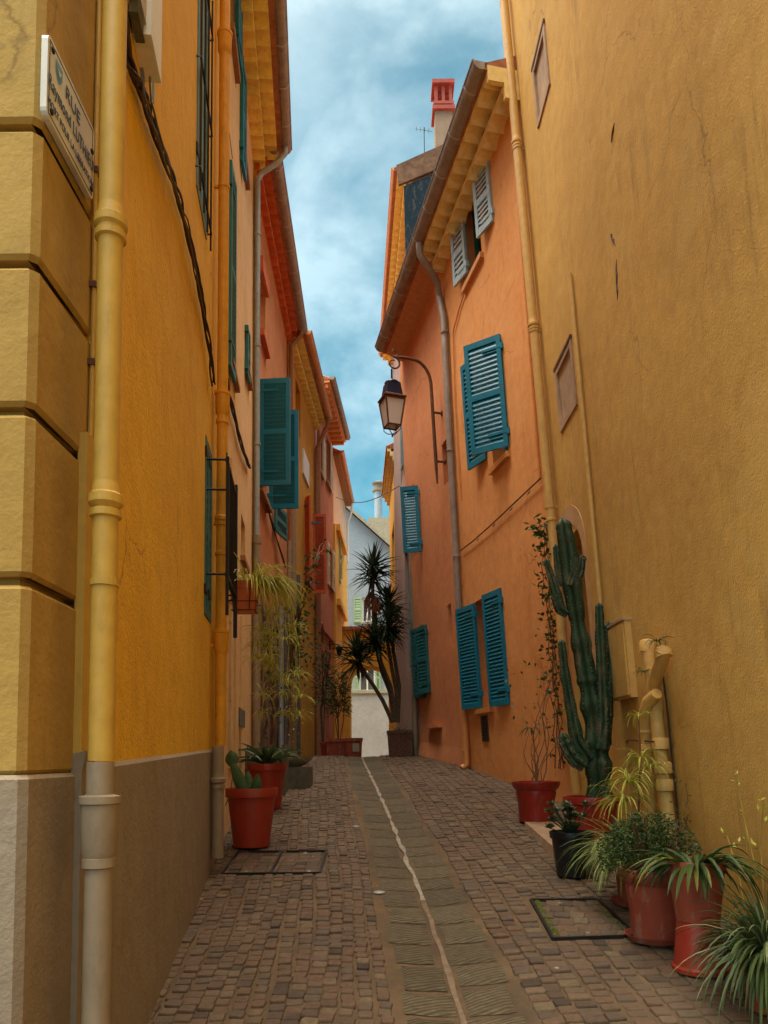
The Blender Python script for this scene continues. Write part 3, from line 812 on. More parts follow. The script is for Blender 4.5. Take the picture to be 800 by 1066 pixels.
def opening(W, x0, x1, yt, yb, depth=.18, n=0, ref=None):
    """hole from pixels; x0 near edge, x1 far edge, heights read at pixel column ref"""
    a = W.loc(x0, yb, n)[0]; b = W.loc(x1, yb, n)[0]
    r = x0 if ref is None else ref
    hb = W.loc(r, yb, n)[1]; ht = W.loc(r, yt, n)[1]
    return (min(a, b), max(a, b), min(hb, ht), max(hb, ht), depth)
def window(W, hole, parent, mat, frame=None, name='window', bars=1, glass=None):
    a, b, c, d, e = hole[:5]; t = .05; fr = MB()
    W.box(fr, a, a + t, c, d, -e, -e + .05); W.box(fr, b - t, b, c, d, -e, -e + .05)
    W.box(fr, a + t, b - t, c, c + t, -e, -e + .048); W.box(fr, a + t, b - t, d - t, d, -e, -e + .048)
    for k in range(bars): q = lerp(a, b, (k + 1) / (bars + 1)); W.box(fr, q - .02, q + .02, c + t, d - t, -e, -e + .04)
    o = fr.build(name, frame or M['wood'], parent)
    p = MB(); W.box(p, a - .002, b + .002, c - .002, d + .002, -e - .05, -e + .004); p.build('pane', mat, o); return o
def sill(W, hole, parent, mat, out=.07, th=.05, ext=.06):
    mb = MB(); W.box(mb, hole[0] - ext, hole[1] + ext, hole[2] - th, hole[2] + .004, -.02, out); return mb.build('window_sill', mat, parent)
def hinge_leaf_hole(): pass
TOPS = {}
# ================================================================ LEFT SIDE
# ---- corner house with rusticated quoin
A = house('corner_house', (-.955, 2.04, gz(2)), 'ochre corner house with grooved stone blocks and beige foot, nearest on the left')
ZPA = WA.loc(40, 806)[1]
mb = MB(); mb.box(-5.0, -1.0, 2.085, 2.44, ZPA - .3, 12); mb.build('wall', M['quoin'], A)
mb = MB()
gr = [WA.loc(33, y)[1] for y in (605, 424, 264, 112)]
hs = [ZPA] + gr + [gr[-1] + .43 + .43 * k for k in range(1, 16)]
G = .012
for i, (h0, h1) in enumerate(zip(hs, hs[1:])):
    b0, b1 = h0 + (G if i else 0), h1 - G
    # bevelled block: side and front
    c = .012
    x1 = -.955; y0 = 2.04
    pts = []
    for hh, ins in ((b0, c), (b0 + c, 0), (b1 - c, 0), (b1, c)):
        pts.append([V((-5, y0 + ins, hh)), V((x1 - .02 - ins, y0 + ins, hh)), V((x1 - ins, y0 + .02 + ins, hh)), V((x1 - ins, 2.452, hh))])
    mb.grid(pts)
    mb.face([V((-5, y0 + c, b1)), V((x1 - c - .02, y0 + c, b1)), V((x1 - c, 2.45, b1)), V((-5, 2.45, b1))])
    mb.face([V((-5, y0 + c, b0)), V((x1 - c - .02, y0 + c, b0)), V((x1 - c, 2.45, b0)), V((-5, 2.45, b0))])
mb.build('quoin', M['quoin'], A)
mb = MB()
x1, y0 = -.945, 2.03
pts = [[V((-5, y0 + i_, hh)), V((x1 - .02 - i_, y0 + i_, hh)), V((x1 - i_, y0 + .02 + i_, hh)), V((x1 - i_, 2.452, hh))] for hh, i_ in ((-1.5, 0), (ZPA - .012, 0), (ZPA, .012))]
mb.grid(pts); mb.face([pts[2][0], pts[2][1], pts[2][2], pts[2][3], V((-5, 2.45, ZPA))])
mb.build('plinth', M['plinth'], A)
# shallow grooved panel mark
# conduit cover between the two houses
WA2 = WA
def pbox(mb, W, x0, x1, yt, yb, n0, n1, ref=None):
    h = opening(W, x0, x1, yt, yb, 0, n1, ref); W.box(mb, h[0], h[1], h[2], h[3], n0, n1); return h
WS = Wall((-.955, 2.45), (-.955, 2.6), 'L')
ztop = WA.loc(88, 455)[1]; zmid = WA.loc(88, 795)[1]
mb = MB(); mb.box(-.96, -.930, 2.36, 2.435, zmid, ztop); mb.build('cable_duct', M['gold_pipe'], A)
mb = MB(); mb.box(-.96, -.925, 2.355, 2.44, -.5, zmid - .03)
mb.hexa([V((-.96, 2.355, zmid - .03)), V((-.925, 2.355, zmid - .03)), V((-.925, 2.44, zmid - .03)), V((-.96, 2.44, zmid - .03)),
         V((-.96, 2.36, zmid + .03)), V((-.91, 2.35, zmid + .04)), V((-.91, 2.43, zmid + .04)), V((-.96, 2.435, zmid + .03))])
mb.build('lower_duct', M['plinth_pipe'], A)
mb = MB(); mb.tube([(-.944, 2.42, ztop - .02), (-.942, 2.422, 3.0), (-.945, 2.42, 3.4), (-.943, 2.422, 4.6)], .008, 8)
mb.tube([(-.945, 2.455, 3.3), (-.94, 2.455, 3.6), (-.944, 2.45, 4.6)], .007, 8)
mb.build('thin_conduit', M['gold_pipe'], A, True)
for z_ in (ztop + .25, 3.05, 3.45):
    mb = MB(); mb.box(-.958, -.932, 2.408, 2.435, z_, z_ + .02); mb.build('conduit_clip', M['rustiron'], A)

# ---- street sign
SW = Wall((-.955, 2.04), (-.955, 2.45), 'L')
n0 = .022
q0, ht0 = SW.loc(50.5, 31, n0); _, hb0 = SW.loc(46, 110, n0); q1, ht1 = SW.loc(98.5, 137, n0); _, hb1 = SW.loc(97, 213, n0)
hS0, hS1 = (hb0 + hb1) / 2, (ht0 + ht1) / 2
sg_ = thing('street_sign', SW.pt(q0, hS0, n0), 'white enamel street name plate with dark letters on the corner blocks', 'street sign')
mb = MB(); r_ = .02; pr = []
for (cq, ch, a0) in ((q1 - r_, hS1 - r_, 0), (q0 + r_, hS1 - r_, 90), (q0 + r_, hS0 + r_, 180), (q1 - r_, hS0 + r_, 270)):
    for k in range(4): a = R(a0 + 30 * k); pr.append((cq + r_ * math.cos(a), ch + r_ * math.sin(a)))
rg2 = [[SW.pt(q, h, n) for q, h in pr + pr[:1]] for n in (.004, n0)]
mb.grid(rg2); mb.face(rg2[1][:-1][::-1]); mb.face(rg2[0][:-1]); mb.build('plate', M['enamel'], sg_)
for (cq, ch) in ((q0 + .03, hS1 - .03), (q0 + .03, hS0 + .03), (q1 - .02, hS0 + .03), (q1 - .02, hS1 - .09)):
    mb = MB(); mb.lathe(SW.pt(cq, ch, n0), [(.009, -.002), (.009, .004), (.005, .006), (0, .006)], 10, SW.n); mb.build('screw', M['iron'], sg_)
mb = MB()   # thin border line
def rect(mb, W, a, b, c, d, n, t=.002):
    W.box(mb, a, b, c, d, n, n + t)
bo = .012
for (a, b, c, d) in ((q0 + bo, q0 + bo + .003, hS0 + bo, hS1 - bo), (q1 - bo - .003, q1 - bo, hS0 + bo, hS1 - bo), (q0 + bo + .003, q1 - bo - .003, hS0 + bo, hS0 + bo + .003), (q0 + bo + .003, q1 - bo - .003, hS1 - bo - .003, hS1 - bo)):
    rect(mb, SW, a, b, c, d, n0, .0012)
mb.build('border', M['ink'], sg_)
mb = MB()   # small crest
cq, chh = q0 + .075, hS1 - .06
mb.face([SW.pt(cq + .022 * a, chh + .03 * b_, n0 + .0015) for a, b_ in ((-1, .9), (1, .9), (1, -.2), (.5, -.8), (0, -1.1), (-.5, -.8), (-1, -.2))])
mb.build('crest', M['inkl'], sg_)
mb = MB(); mb.face([SW.pt(cq + .013 * a, chh + .012 * b_, n0 + .003) for a, b_ in ((-1, .6), (1, .6), (0, -1))]); mb.build('crest_emblem', M['enamel'], sg_)
def text_on(W, s, q, h, size, n, mat, parent, name='lettering', align='CENTER', sx=1.0):
    c = bpy.data.curves.new(name, 'FONT'); c.body = s; c.size = size; c.align_x = align; c.extrude = .0006; c.space_character = 1.05
    o = bpy.data.objects.new(name, c); COL.objects.link(o); c.materials.append(mat)
    u, n_ = W.u, W.n; up = u.cross(n_) ; up = V((0, 0, 1))
    X = n_.cross(up) * -1
    X = up.cross(n_)
    m = Matrix((X, up, n_)).transposed().to_4x4()
    L = W.pt(q, h, n) - (V(parent['_o']))
    o.matrix_basis = Matrix.Translation(L) @ m @ Matrix.Diagonal((sx, 1, 1, 1))
    mat4 = o.matrix_basis.copy(); me = bpy.data.meshes.new_from_object(o); bpy.data.objects.remove(o)
    o2 = bpy.data.objects.new(name, me); COL.objects.link(o2); o2.matrix_basis = mat4; o2.parent = parent; o2['_o'] = parent['_o']; return o2
qm = (q0 + q1) / 2; H_ = hS1 - hS0
text_on(SW, 'RUE', qm, hS1 - H_ * .36, H_ * .24, n0 + .002, M['ink'], sg_)
text_on(SW, 'Raymond LUTHIEU', qm, hS1 - H_ * .62, H_ * .235, n0 + .002, M['ink'], sg_, sx=(q1 - q0) / H_ * .49)
text_on(SW, 'MORT POUR LA LIBERATION', qm, hS1 - H_ * .84, H_ * .13, n0 + .002, M['ink'], sg_, sx=(q1 - q0) / H_ * .55)

# ---- golden house
B = house('golden_house', (-1.1, 3.5, gz(3.5)), 'deep golden house with beige rendered foot and fat drainpipe, second on the left')
holesB = []
upw = opening(WB, 204, 215, -60, 225, .12, 0, 210); holesB.append(upw)
low = opening(WB, 212.5, 219.5, 458, 645, .12, 0, 216); holesB.append(low)
facade(WB, 0, WB.L, -1, 10.2, holesB, M['gold'], B)
zb0 = WB.loc(118, 795)[1]; zb1 = WB.loc(218, 779)[1]
mb = MB(); qa = 0; m_ = 14; rows = []
for i in range(m_ + 1):
    q = lerp(-.02, WB.L - .0, i / m_); z = lerp(zb0, zb1, i / m_)
    rows.append([WB.pt(q, -1, .018), WB.pt(q, WB.g(q) + .1, .022), WB.pt(q, z - .015, .018), WB.pt(q, z, .0)])
mb.grid(rows); mb.face(rows[0]); mb.face(rows[-1])
mb.build('plinth', M['plinth'], B)
for hl, ex in ((upw, True), (low, True)):
    window(WB, hl, B, M['darkroom'], M['wood'])
# closed louvred shutters inside the openings
for hl, nm in ((upw, M['teal3']), (low, M['teal2'])):
    mdl = (hl[0] + hl[1]) / 2
    for (a_, b_) in ((hl[0] + .01, mdl - .005), (mdl + .005, hl[1] - .01)):
        mb = MB(); o_ = WB.pt(a_, hl[2] + .01, -.028); leaf_panel(mb, o_, WB.u, V((0, 0, 1)), b_ - a_, hl[3] - hl[2] - .02, slat=.06)
        s_ = mb.build('shutter', nm, B); add_hinges(o_, WB.u, V((0, 0, 1)), b_ - a_, hl[3] - hl[2], .034, M['iron'], s_)
# iron bars of the upper window
mb = MB(); h = upw
for k in range(4):
    q = lerp(h[0] - .02, h[1] + .02, k / 3); mb.tube([WB.pt(q, h[2] - .05, .03), WB.pt(q, h[3], .03)], .007, 6)
for z_ in [h[2] + .1 + .75 * k for k in range(4)]:
    mb.tube([WB.pt(h[0] - .04, z_, -.02), WB.pt(h[0] - .04, z_, .03), WB.pt(h[1] + .06, z_, .03), WB.pt(h[1] + .06, z_, -.02)], .008, 6)
mb.build('window_bars', M['iron'], B, True)
roof(WB, 0, WB.L, 10.2, .45, B)
gutter(WB, 0, WB.L, 10.12, .5, .08, B)
downpipe(WB, [(122, -220), (121.5, 0), (113, 400), (106, 700), (104.5, 792)], .075, .037, M['gold_pipe'], B,
         [(118.5, 232, 'double'), (109.5, 520, 'double')])
for zc_ in (2.02, 3.12, 3.9):
    mb = MB(); mb.lathe(WB.pt(-.225, zc_, .075), [(.037, -.011), (.041, -.010), (.041, .010), (.037, .011)], 20, capb=False); mb.build('pipe_clip', M['gold_pipe'], B)
downpipe(WB, [(104.5, 793), (103, 900), (101, 1300)], .077, .038, M['plinth_pipe'], B, [(104.2, 860, 'bell'), (103.5, 893, 'ring')], name='lower_drainpipe')
n_ = .075
downpipe(WB, [(238, -220), (236.5, 0), (234, 200), (230, 500), (228, 776)], .07, .042, M['bright_pipe'], B,
         [(236, 45, 'bell'), (231.5, 420, 'bell'), (231, 438, 'ring'), (230, 540, 'double'), (229.3, 575, 'ring'), (228.8, 668, 'bell')], clips=[(234, 195), (230, 545), (228.7, 672)])
downpipe(WB, [(228, 777), (227, 830), (226, 893)], .072, .0425, M['plinth_pipe'], B, [(227, 812, 'double')], name='lower_drainpipe', clips=[(227, 820)])
# window guard (black railing) that carries the planter
q, h1_ = WB.loc(215, 479, 0); _, h3_ = WB.loc(215, 600, 0); _, h2_ = WB.loc(215, 511, 0)
q1_ = WB.L - .02; qn = WB.loc(214, 560)[0]
mb = MB(); out_ = .145
for z_ in (h1_, h2_, h3_):
    mb.tube([WB.pt(qn, z_, -.02), WB.pt(qn, z_, out_)], .008, 6); mb.tube([WB.pt(q1_, z_, -.02), WB.pt(q1_, z_, out_)], .008, 6)
for z_ in (h1_, h3_): WB.box(mb, qn - .01, q1_ + .01, z_ - .012, z_ + .012, out_ - .01, out_ + .012)
zt_, zb_ = WB.loc(234, 458, out_)[1], WB.loc(234, 645, out_)[1]
k = 0
while qn + .07 * k < q1_:
    q = qn + .07 * k; mb.tube([WB.pt(q, h3_ - .05, out_), WB.pt(q, h1_ + .05, out_)], .006, 6); k += 1
WB.box(mb, qn - .012, qn + .012, zb_ + .05, zt_ - .05, out_ - .004, out_ + .018)
WB.box(mb, q1_ - .012, q1_ + .012, zb_, zt_, out_ - .008, out_ + .022)
mb.build('window_guard', M['iron'], B)

# ---- electrical box and cable run on the golden wall
bx_ = opening(WB, 144, 163, -60, 30, 0, .05, 152)
eb = thing('service_box', WB.pt(bx_[0], bx_[2], 0), 'grey plastic cable junction housing high on the golden wall', 'electrical box')
mb = MB(); WB.box(mb, bx_[0], bx_[0] + .17, bx_[2], bx_[2] + 1.0, .0, .055); mb.build('housing', M['greyplastic'], eb)
mb = MB(); WB.box(mb, bx_[0] + .12, bx_[0] + .34, bx_[2] - .04, bx_[2] + .8, .0, .075); mb.build('cover', M['whitepaint'], eb)
mb = MB(); mb.box(*[0] * 6) if 0 else None
WB.box(mb, bx_[0] + .02, bx_[0] + .15, bx_[2] - .05, bx_[2], .01, .045); mb.build('cable_gland', M['concrete'], eb)
q_, h_ = WB.loc(159, 92, .03); mb = MB(); WB.box(mb, q_, q_ + .03, h_ - .045, h_ + .045, .03, .033); mb.build('tag', M['inkl'], eb)
def cable_run(W, pts, n, r, mat, label, name='cable', k=5, spread=.012, group=None, cont=None):
    mb = MB(); rr = random.Random(len(pts) * 7 + k)
    P = [W.pt(*W.loc(x, y, n), n) for x, y in pts]
    if cont: P += cont
    # subdivide
    Q = []
    for a, b in zip(P, P[1:]):
        for i in range(6): Q.append(a.lerp(b, i / 6))
    Q.append(P[-1])
    for j in range(k):
        ph = rr.uniform(0, 6); fr = rr.uniform(.25, .6)
        L = [p + V((math.cos(i * fr + ph) * spread, math.sin(i * fr * .7 + ph) * spread * .5, math.sin(i * fr + ph) * spread)) for i, p in enumerate(Q)]
        mb.tube(L, r * rr.uniform(.6, 1.2), 6)
    return mb.thing(name, mat, label, 'cable', group, True)
cable_run(WB, [(128, 10), (133, 60), (150, 100), (158, 128), (170, 160), (183, 195), (193, 228), (204, 280), (212, 320), (219, 365), (222, 400)], .03, .007, M['cable'],
          'thick bundle of brown cables sagging across the golden wall', k=7, spread=.014)
cable_run(WB, [(148, 70), (149, 98), (158, 128), (172, 166), (186, 205)], .045, .005, M['cable2'], 'loose grey leads hanging below the grey junction housing', k=2, spread=.006)
cable_run(WB, [(157, 80), (157.5, 105), (163, 130), (176, 170), (188, 212), (200, 262), (214, 330)], .05, .0045, M['cable2'], 'single black lead leaving the junction housing and joining the bundle', k=1, spread=.003)

# ---- peach house
Cc = house('peach_house', (-1.45, 7.5, gz(7.5)), 'tall peach house with teal shutters and scalloped tile eave, third on the left')
ZC = WC.loc(262.5, 140)[1]
def strip_open(W, x0, x1, y0, y1, ref): return opening(W, x0, x1, y0, y1, .12, 0, ref)
cw = [strip_open(WC, 239.5, 245, -40, 50, 242), strip_open(WC, 252.5, 256, 70, 172, 254), strip_open(WC, 239, 244.5, 190, 385, 241),
      strip_open(WC, 256, 259, 345, 392, 257.5), strip_open(WC, 251, 255.5, 540, 585, 253)]
facade(WC, 0, WC.L, -1, ZC, cw, M['peach'], Cc)
for i, h in enumerate(cw):
    window(WC, h, Cc, M['darkroom'])
    sill(WC, h, Cc, M['sill'], .05, .07 if i < 2 else .05)
# teal shutters folded flat against the peach wall
for (hx, yt, yb, sgn, wd) in ((245.5, -40, 50, 1, .34), (250.5, 58, 170, 1, .32), (238, 166, 385, 1, .34), (255.5, 338, 390, 1, .25)):
    shutter(WC, hx, yt, yb, Cc, M['teal'] if yt < 100 else M['teal2'], wd, 2, .005, sgn)
genoise(WC, 0, WC.L, ZC, 2, .155, .13, Cc, M['eave_y'], pitch=.2)
roof(WC, 0, WC.L, ZC + .02, .38, Cc)
gutter(WC, -.0, WC.L, ZC + .03, .42, .075, Cc)
mb = MB()
e_ = WC.pt(WC.L - .12, ZC - .05, .42)
pp = [e_, WC.pt(WC.L - .12, ZC - .12, .42), WC.pt(WC.L - .08, ZC - .24, .30), WC.pt(WC.L - .06, ZC - .36, .12), WC.pt(WC.L - .05, ZC - .46, .06), WC.pt(WC.L - .05, ZC - .8, .06)]
qz, hz_ = WC.loc(261.5, 537, .06)
pp.append(WC.pt(WC.L - .05, hz_, .06)); mb.tube(pp, .036, 12)
for z_ in (ZC - 1.2, ZC - 2.7, ZC - 4.0): mb.lathe(WC.pt(WC.L - .05, z_, .06), [(.036, -.02), (.044, -.018), (.044, .018), (.036, .02)], 14, capb=False)
mb.build('drainpipe', M['bluepipe'], Cc, True)
mb = MB(); mb.tube([WC.pt(WC.L - .05, hz_ + .02, .062), WC.pt(WC.L - .05, hz_ - .55, .062), WC.pt(WC.L - .09, hz_ - .72, .062), WC.pt(WC.L - .09, WC.g(WC.L) - .05, .062)], .05, 14)
mb.lathe(WC.pt(WC.L - .05, hz_, .062), [(.05, -.08), (.058, -.075), (.058, .03), (.05, .035)], 16, capb=False)
mb.lathe(WC.pt(WC.L - .09, hz_ - .9, .062), [(.05, -.02), (.058, -.015), (.058, .015), (.05, .02)], 16, capb=False)
mb.build('lower_drainpipe', M['plinth_pipe'], Cc, True)
mb = MB(); h = opening(WC, 246.5, 252.5, 738, 756, 0, 0, 249); WC.box(mb, h[0], h[1], h[2], h[3], -.01, .03); mb.build('meter_cabinet', M['concrete'], Cc)
# flat pilaster trims low on the peach wall
for (a_, b_, yt) in ((238, 240.5, 470), (243, 246, 560), (249, 251, 640)):
    mb = MB(); h = opening(WC, a_, b_, yt, 800, 0, 0, a_); WC.box(mb, h[0], h[1], h[2], h[3], -.01, .022); mb.build('pilaster_strip', M['peach'], Cc)
cable_run(WC, [(236.5, 395), (240, 415), (246, 440), (252, 465), (258, 482), (260.5, 486)], .03, .009, M['cable'], 'brown cable bundle drooping across the peach wall below the shutters', k=5, spread=.012)
cable_run(WC, [(234, 100), (238, 130), (242.5, 165)], .02, .006, M['cable2'], 'thin dark lead running down the peach wall beside the amber pipe', k=1, spread=.003)

# ---- terracotta house with the big teal shutters
D = house('terracotta_house', (-1.7, 11.5, gz(11.5)), 'terracotta house with red tiled eave and two big teal shutters swung open over the lane')
ZD = WD.loc(268, 186)[1]
dw1 = opening(WD, 271, 276.5, 292, 352, .14, 0, 273)
q10 = WD.loc(268.5, 400)[0]
zt1, zb1_ = None, None
_, zt1 = WD.loc(270, 397, .03); _, zb1_ = WD.loc(270, 508, .03)
dw2 = (.50, 1.36, zb1_, zt1, .16)
dw3 = opening(WD, 288, 293, 530, 556, .14, 0, 290)
facade(WD, 0, WD.L, -1, ZD, [dw1, dw2, dw3], M['terra'], D)
window(WD, dw1, D, M['whitepaint'], M['whitepaint']); window(WD, dw2, D, M['darkroom']); window(WD, dw3, D, M['darkroom'])
mb = MB(); WD.box(mb, dw1[0] - .05, dw1[1] + .05, dw1[3], dw1[3] + .22, -.01, .05); mb.build('lintel', M['eave_r'], D)
sill(WD, dw1, D, M['eave_r'], .07, .09); sill(WD, dw2, D, M['sill'], .09)
# the two open leaves
def open_leaf(W, q, zb, zt, wd, parent, mat, ang=90, label=None, n=.05, sgn=1, slat=.055):
    o = W.pt(q, zb, n); a = R(ang); d = W.u * sgn * math.cos(a) + W.n * math.sin(a)
    mb = MB(); leaf_panel(mb, o, d, V((0, 0, 1)), wd, zt - zb, rails=(0, .5, 1), slat=slat, tilt=.75)
    s = mb.build('shutter', mat, parent, label=label); add_hinges(o, d, V((0, 0, 1)), wd, zt - zb, .034, M['teal'], s)
    return s
p1 = WD.pt(.46, 5, .05)
open_leaf(WD, .46, zb1_, zt1, .41, D, M['teal'], 96)
open_leaf(WD, 1.40, zb1_, zt1, .43, D, M['teal'], 93)
shutter(WD, 285.5, 522, 552, D, M['teal2'], .62, 10, .03, 1)
genoise(WD, 0, WD.L, ZD, 2, .10, .13, D, M['eave_r'], pitch=.22)
roof(WD, 0, WD.L, ZD + .02, .25, D)
gutter(WD, -.05, WD.L, ZD + .03, .29, .085, D)
mb = MB(); WD.box(mb, -.0, .07, WD.g(0) - .3, ZD - .1, .0, .05); mb.build('corner_pilaster', M['ochre'], D)
mb = MB(); q_ = .14; mb.tube([WD.pt(q_, ZD - .6, .05), WD.pt(q_, WD.g(0) + 2.7, .05)], .035, 12)
for k in range(9): mb.lathe(WD.pt(q_, ZD - 1.3 - .55 * k, .05), [(.035, -.02), (.043, -.015), (.043, .015), (.035, .02)], 12, capb=False)
mb.build('drainpipe', M['bright_pipe'], D, True)
zst = WD.g(2) + 2.3
mb = MB(); rows = []; rs = random.Random(9)
for i in range(60):
    q = lerp(.2, WD.L, i / 59); r = []
    for j in range(34):
        h = lerp(-.5, zst, j / 33) if j < 33 else zst + .15 * noise.noise(V((q, 0, 3)))
        r.append(WD.pt(q, h, .03 + .035 * noise.noise(V((q * 5, h * 6, 0))) if j < 33 else 0))
    rows.append(r)
mb.grid(rows); mb.build('rubble_base', M['stone_old'], D)
for (q, rr_, mt) in ((2.5, .045, 'bluepipe'), (3.1, .05, 'cable2'), (3.75, .04, 'plinth_pipe')):
    mb = MB(); mb.tube([WD.pt(q, WD.g(q) - .1, .09), WD.pt(q, zst + (.2 if mt != 'plinth_pipe' else 1.6), .09)], rr_, 12); mb.build('utility_pipe', M[mt], D, True)
mb = MB(); mb.tube([WD.pt(WD.L - .1, ZD + .0, .28), WD.pt(WD.L - .08, ZD - .12, .26), WD.pt(WD.L - .05, ZD - .3, .08), WD.pt(WD.L - .05, WD.g(WD.L), .07)], .045, 12)
mb.build('drainpipe', M['sill'], D, True)
cable_run(WD, [(270, 505), (274, 515), (282, 540), (290, 565), (297, 590)], .05, .01, M['cable'], 'brown cable running down the terracotta wall under the big teal shutters', k=3, spread=.01)

# ---- ochre house
E = house('ochre_house', (-1.65, 15.6, gz(15.6)), 'ochre yellow house with orange red shutters, fifth on the left')
ZE = WE.loc(302, 352)[1]
ew1 = opening(WE, 308, 313, 400, 450, .14, 0, 310); ew2 = opening(WE, 317.5, 323.5, 525, 607, .16, 0, 320)
ew3 = opening(WE, 304.5, 308, 660, 700, .14, 0, 306)
facade(WE, 0, WE.L, -1, ZE, [ew1, ew2, ew3], M['ochre'], E)
for h in (ew1, ew2, ew3): window(WE, h, E, M['darkroom'], M['redsh'])
sill(WE, ew2, E, M['sill']); sill(WE, ew3, E, M['sill'])
zb_, zt_ = ew2[2], ew2[3]
open_leaf(WE, ew2[0] - .04, zb_, zt_, .16, E, M['redsh'], 40, slat=.06, sgn=-1)
open_leaf(WE, ew2[1] + .04, zb_ - .1, zt_ - .05, .30, E, M['redsh'], 85, slat=.06)
mb = MB(); h = opening(WE, 315, 321, 475, 500, 0, 0, 318); WE.box(mb, h[0], h[1], h[2], h[3], -.01, .03); mb.build('plaque', M['whitepaint'], E)
genoise(WE, 0, WE.L, ZE, 2, .13, .13, E, M['eave_y'], pitch=.22)
roof(WE, 0, WE.L, ZE + .02, .32, E)
gutter(WE, 0, WE.L, ZE + .03, .36, .075, E, M['orange_pipe'])
mb = MB(); mb.tube([WE.pt(WE.L - .15, ZE, .36), WE.pt(WE.L - .1, ZE - .2, .33), WE.pt(WE.L - .05, ZE - .75, .07), WE.pt(WE.L - .05, WE.g(WE.L), .07)], .05, 12)
mb.build('drainpipe', M['sill'], E, True)
for (q, hh, mt, rr_) in ((.25, 6.8, 'plinth_pipe', .05), (.75, 5.0, 'cable2', .045)):
    mb = MB(); mb.tube([WE.pt(q, WE.g(q) - .1, .06), WE.pt(q, hh, .06)], rr_, 12); mb.build('utility_pipe', M[mt], E, True)

# ---- rose house
Fh = house('rose_house', (-1.48, 19.2, gz(19)), 'dark rose house with cream framed windows and wall lamp, sixth on the left')
ZF = WF.loc(330, 410)[1]
fw = [opening(WF, 331, 335, 452, 492, .14, 0, 333), opening(WF, 339, 343, 455, 505, .14, 0, 341), opening(WF, 343, 345.5, 570, 612, .14, 0, 344)]
fd = [opening(WF, 331.5, 335.5, 668, 790, .2, 0, 333), opening(WF, 339, 343, 690, 790, .2, 0, 341)]
facade(WF, 0, WF.L, -1, ZF, fw + fd, M['rose'], Fh)
for h in fw:
    window(WF, h, Fh, M['darkroom'], M['cream'])
    sill(WF, h, Fh, M['sill'])
    for k, sg2 in ((h[0], -1), (h[1], 1)):
        mb = MB(); o_ = WF.pt(k, h[2], .025); leaf_panel(mb, o_, WF.u * sg2, V((0, 0, 1)), .34, h[3] - h[2], slat=.07); mb.build('shutter', M['cream'], Fh)
for h in fd:
    mb = MB(); WF.box(mb, h[0], h[1], h[2], h[3], -.24, -.17); mb.build('door', M['door'], Fh)
mb = MB()   # arched head over the first door
h = fd[0]; qc, rr_ = (h[0] + h[1]) / 2, (h[1] - h[0]) / 2 + .06; pts = [WF.pt(qc + rr_ * math.cos(a), h[3] + rr_ * math.sin(a) * 1.2, .03) for a in [math.pi * k / 12 for k in range(13)]]
mb.tube(pts, .04, 6); mb.build('door_arch', M['sill'], Fh)
mb = MB(); hm = WF.loc(330, 650)[1]; WF.box(mb, 0, WF.L, hm, hm + .07, -.01, .05); mb.build('string_course', M['rose'], Fh)
mb = MB(); rows = []
for i in range(9):
    q = lerp(0, WF.L, i / 8); rows.append([WF.pt(q, ZF, -.05), WF.pt(q, ZF + .05, .38), WF.pt(q, ZF + .12, .38), WF.pt(q, ZF + .12, -.05)])
mb.grid(rows); mb.face(rows[0]); mb.face(rows[-1])
for i in range(12): q = lerp(.1, WF.L - .1, i / 11); WF.box(mb, q - .04, q + .04, ZF - .06, ZF + .03, 0, .33)
mb.build('soffit', M['orange_pipe'], Fh)
roof(WF, 0, WF.L, ZF + .14, .38, Fh, rise=1.8); gutter(WF, 0, WF.L, ZF + .17, .43, .07, Fh, M['plinth_pipe'])
mb = MB(); mb.tube([WF.pt(.12, ZF, .1), WF.pt(.12, WF.g(.1), .08)], .045, 10); mb.build('drainpipe', M['sill'], Fh, True)
# chimney on its roof
mb = MB(); c = WF.pt(.3, ZF + .25, -.5); mb.box(c.x - .2, c.x + .2, c.y - .2, c.y + .2, c.z - .3, c.z + .55); mb.box(c.x - .25, c.x + .25, c.y - .25, c.y + .25, c.z + .55, c.z + .62); mb.build('chimney', M['tan'], Fh)
# wall lamp of the rose house
ql, hl_ = WF.loc(344, 672, .02); P0 = WF.pt(ql, hl_, .0)
wl = thing('wall_lamp', P0, 'small black lantern on a short arm by the rose house doors', 'wall lamp')
mb = MB(); mb.tube([P0, WF.pt(ql, hl_ + .05, .12), WF.pt(ql, hl_, .26)], .018, 8); WF.box(mb, ql - .05, ql + .05, hl_ - .12, hl_ + .12, -.0, .03); mb.build('arm', M['iron'], wl)
mb = MB(); mb.lathe(WF.pt(ql, hl_ - .28, .26), [(.03, 0), (.06, .03), (.09, .2), (.10, .22), (.02, .3), (0, .31)], 8); mb.build('lantern', M['iron'], wl)

# ---- far house on the left
Gh = house('far_apricot_house', (-1.3, 23, gz(23)), 'narrow apricot and yellow house before the arch, farthest on the left', 'house')
ZG = WG.loc(349, 482)[1]; ZG2 = WG.loc(352, 560)[1]
gw = [opening(WG, 352.5, 355, 575, 600, .12, 0, 353.5)]
facade(WG, 0, WG.L, ZG2, ZG, [], M['apricot'], Gh, 'upper_wall')
facade(WG, 0, WG.L, -1, ZG2 - .001, gw, M['yellow2'], Gh, 'lower_wall', dn=.05)
window(WG, gw[0], Gh, M['darkroom']); mb = MB(); h = gw[0]; leaf_panel(mb, WG.pt(h[0], h[2] - .3, .09), WG.u * -1, V((0, 0, 1)), .4, h[3] - h[2] + .5, slat=.08); mb.build('shutter', M['greensh'], Gh)
for y_ in (560, 633):
    hz2 = WG.loc(352, y_)[1]; mb = MB(); WG.box(mb, .3, WG.L - 1.4, hz2 - .1, hz2 + .08, .0, .16); mb.build('ledge', M['yellow2'], Gh)
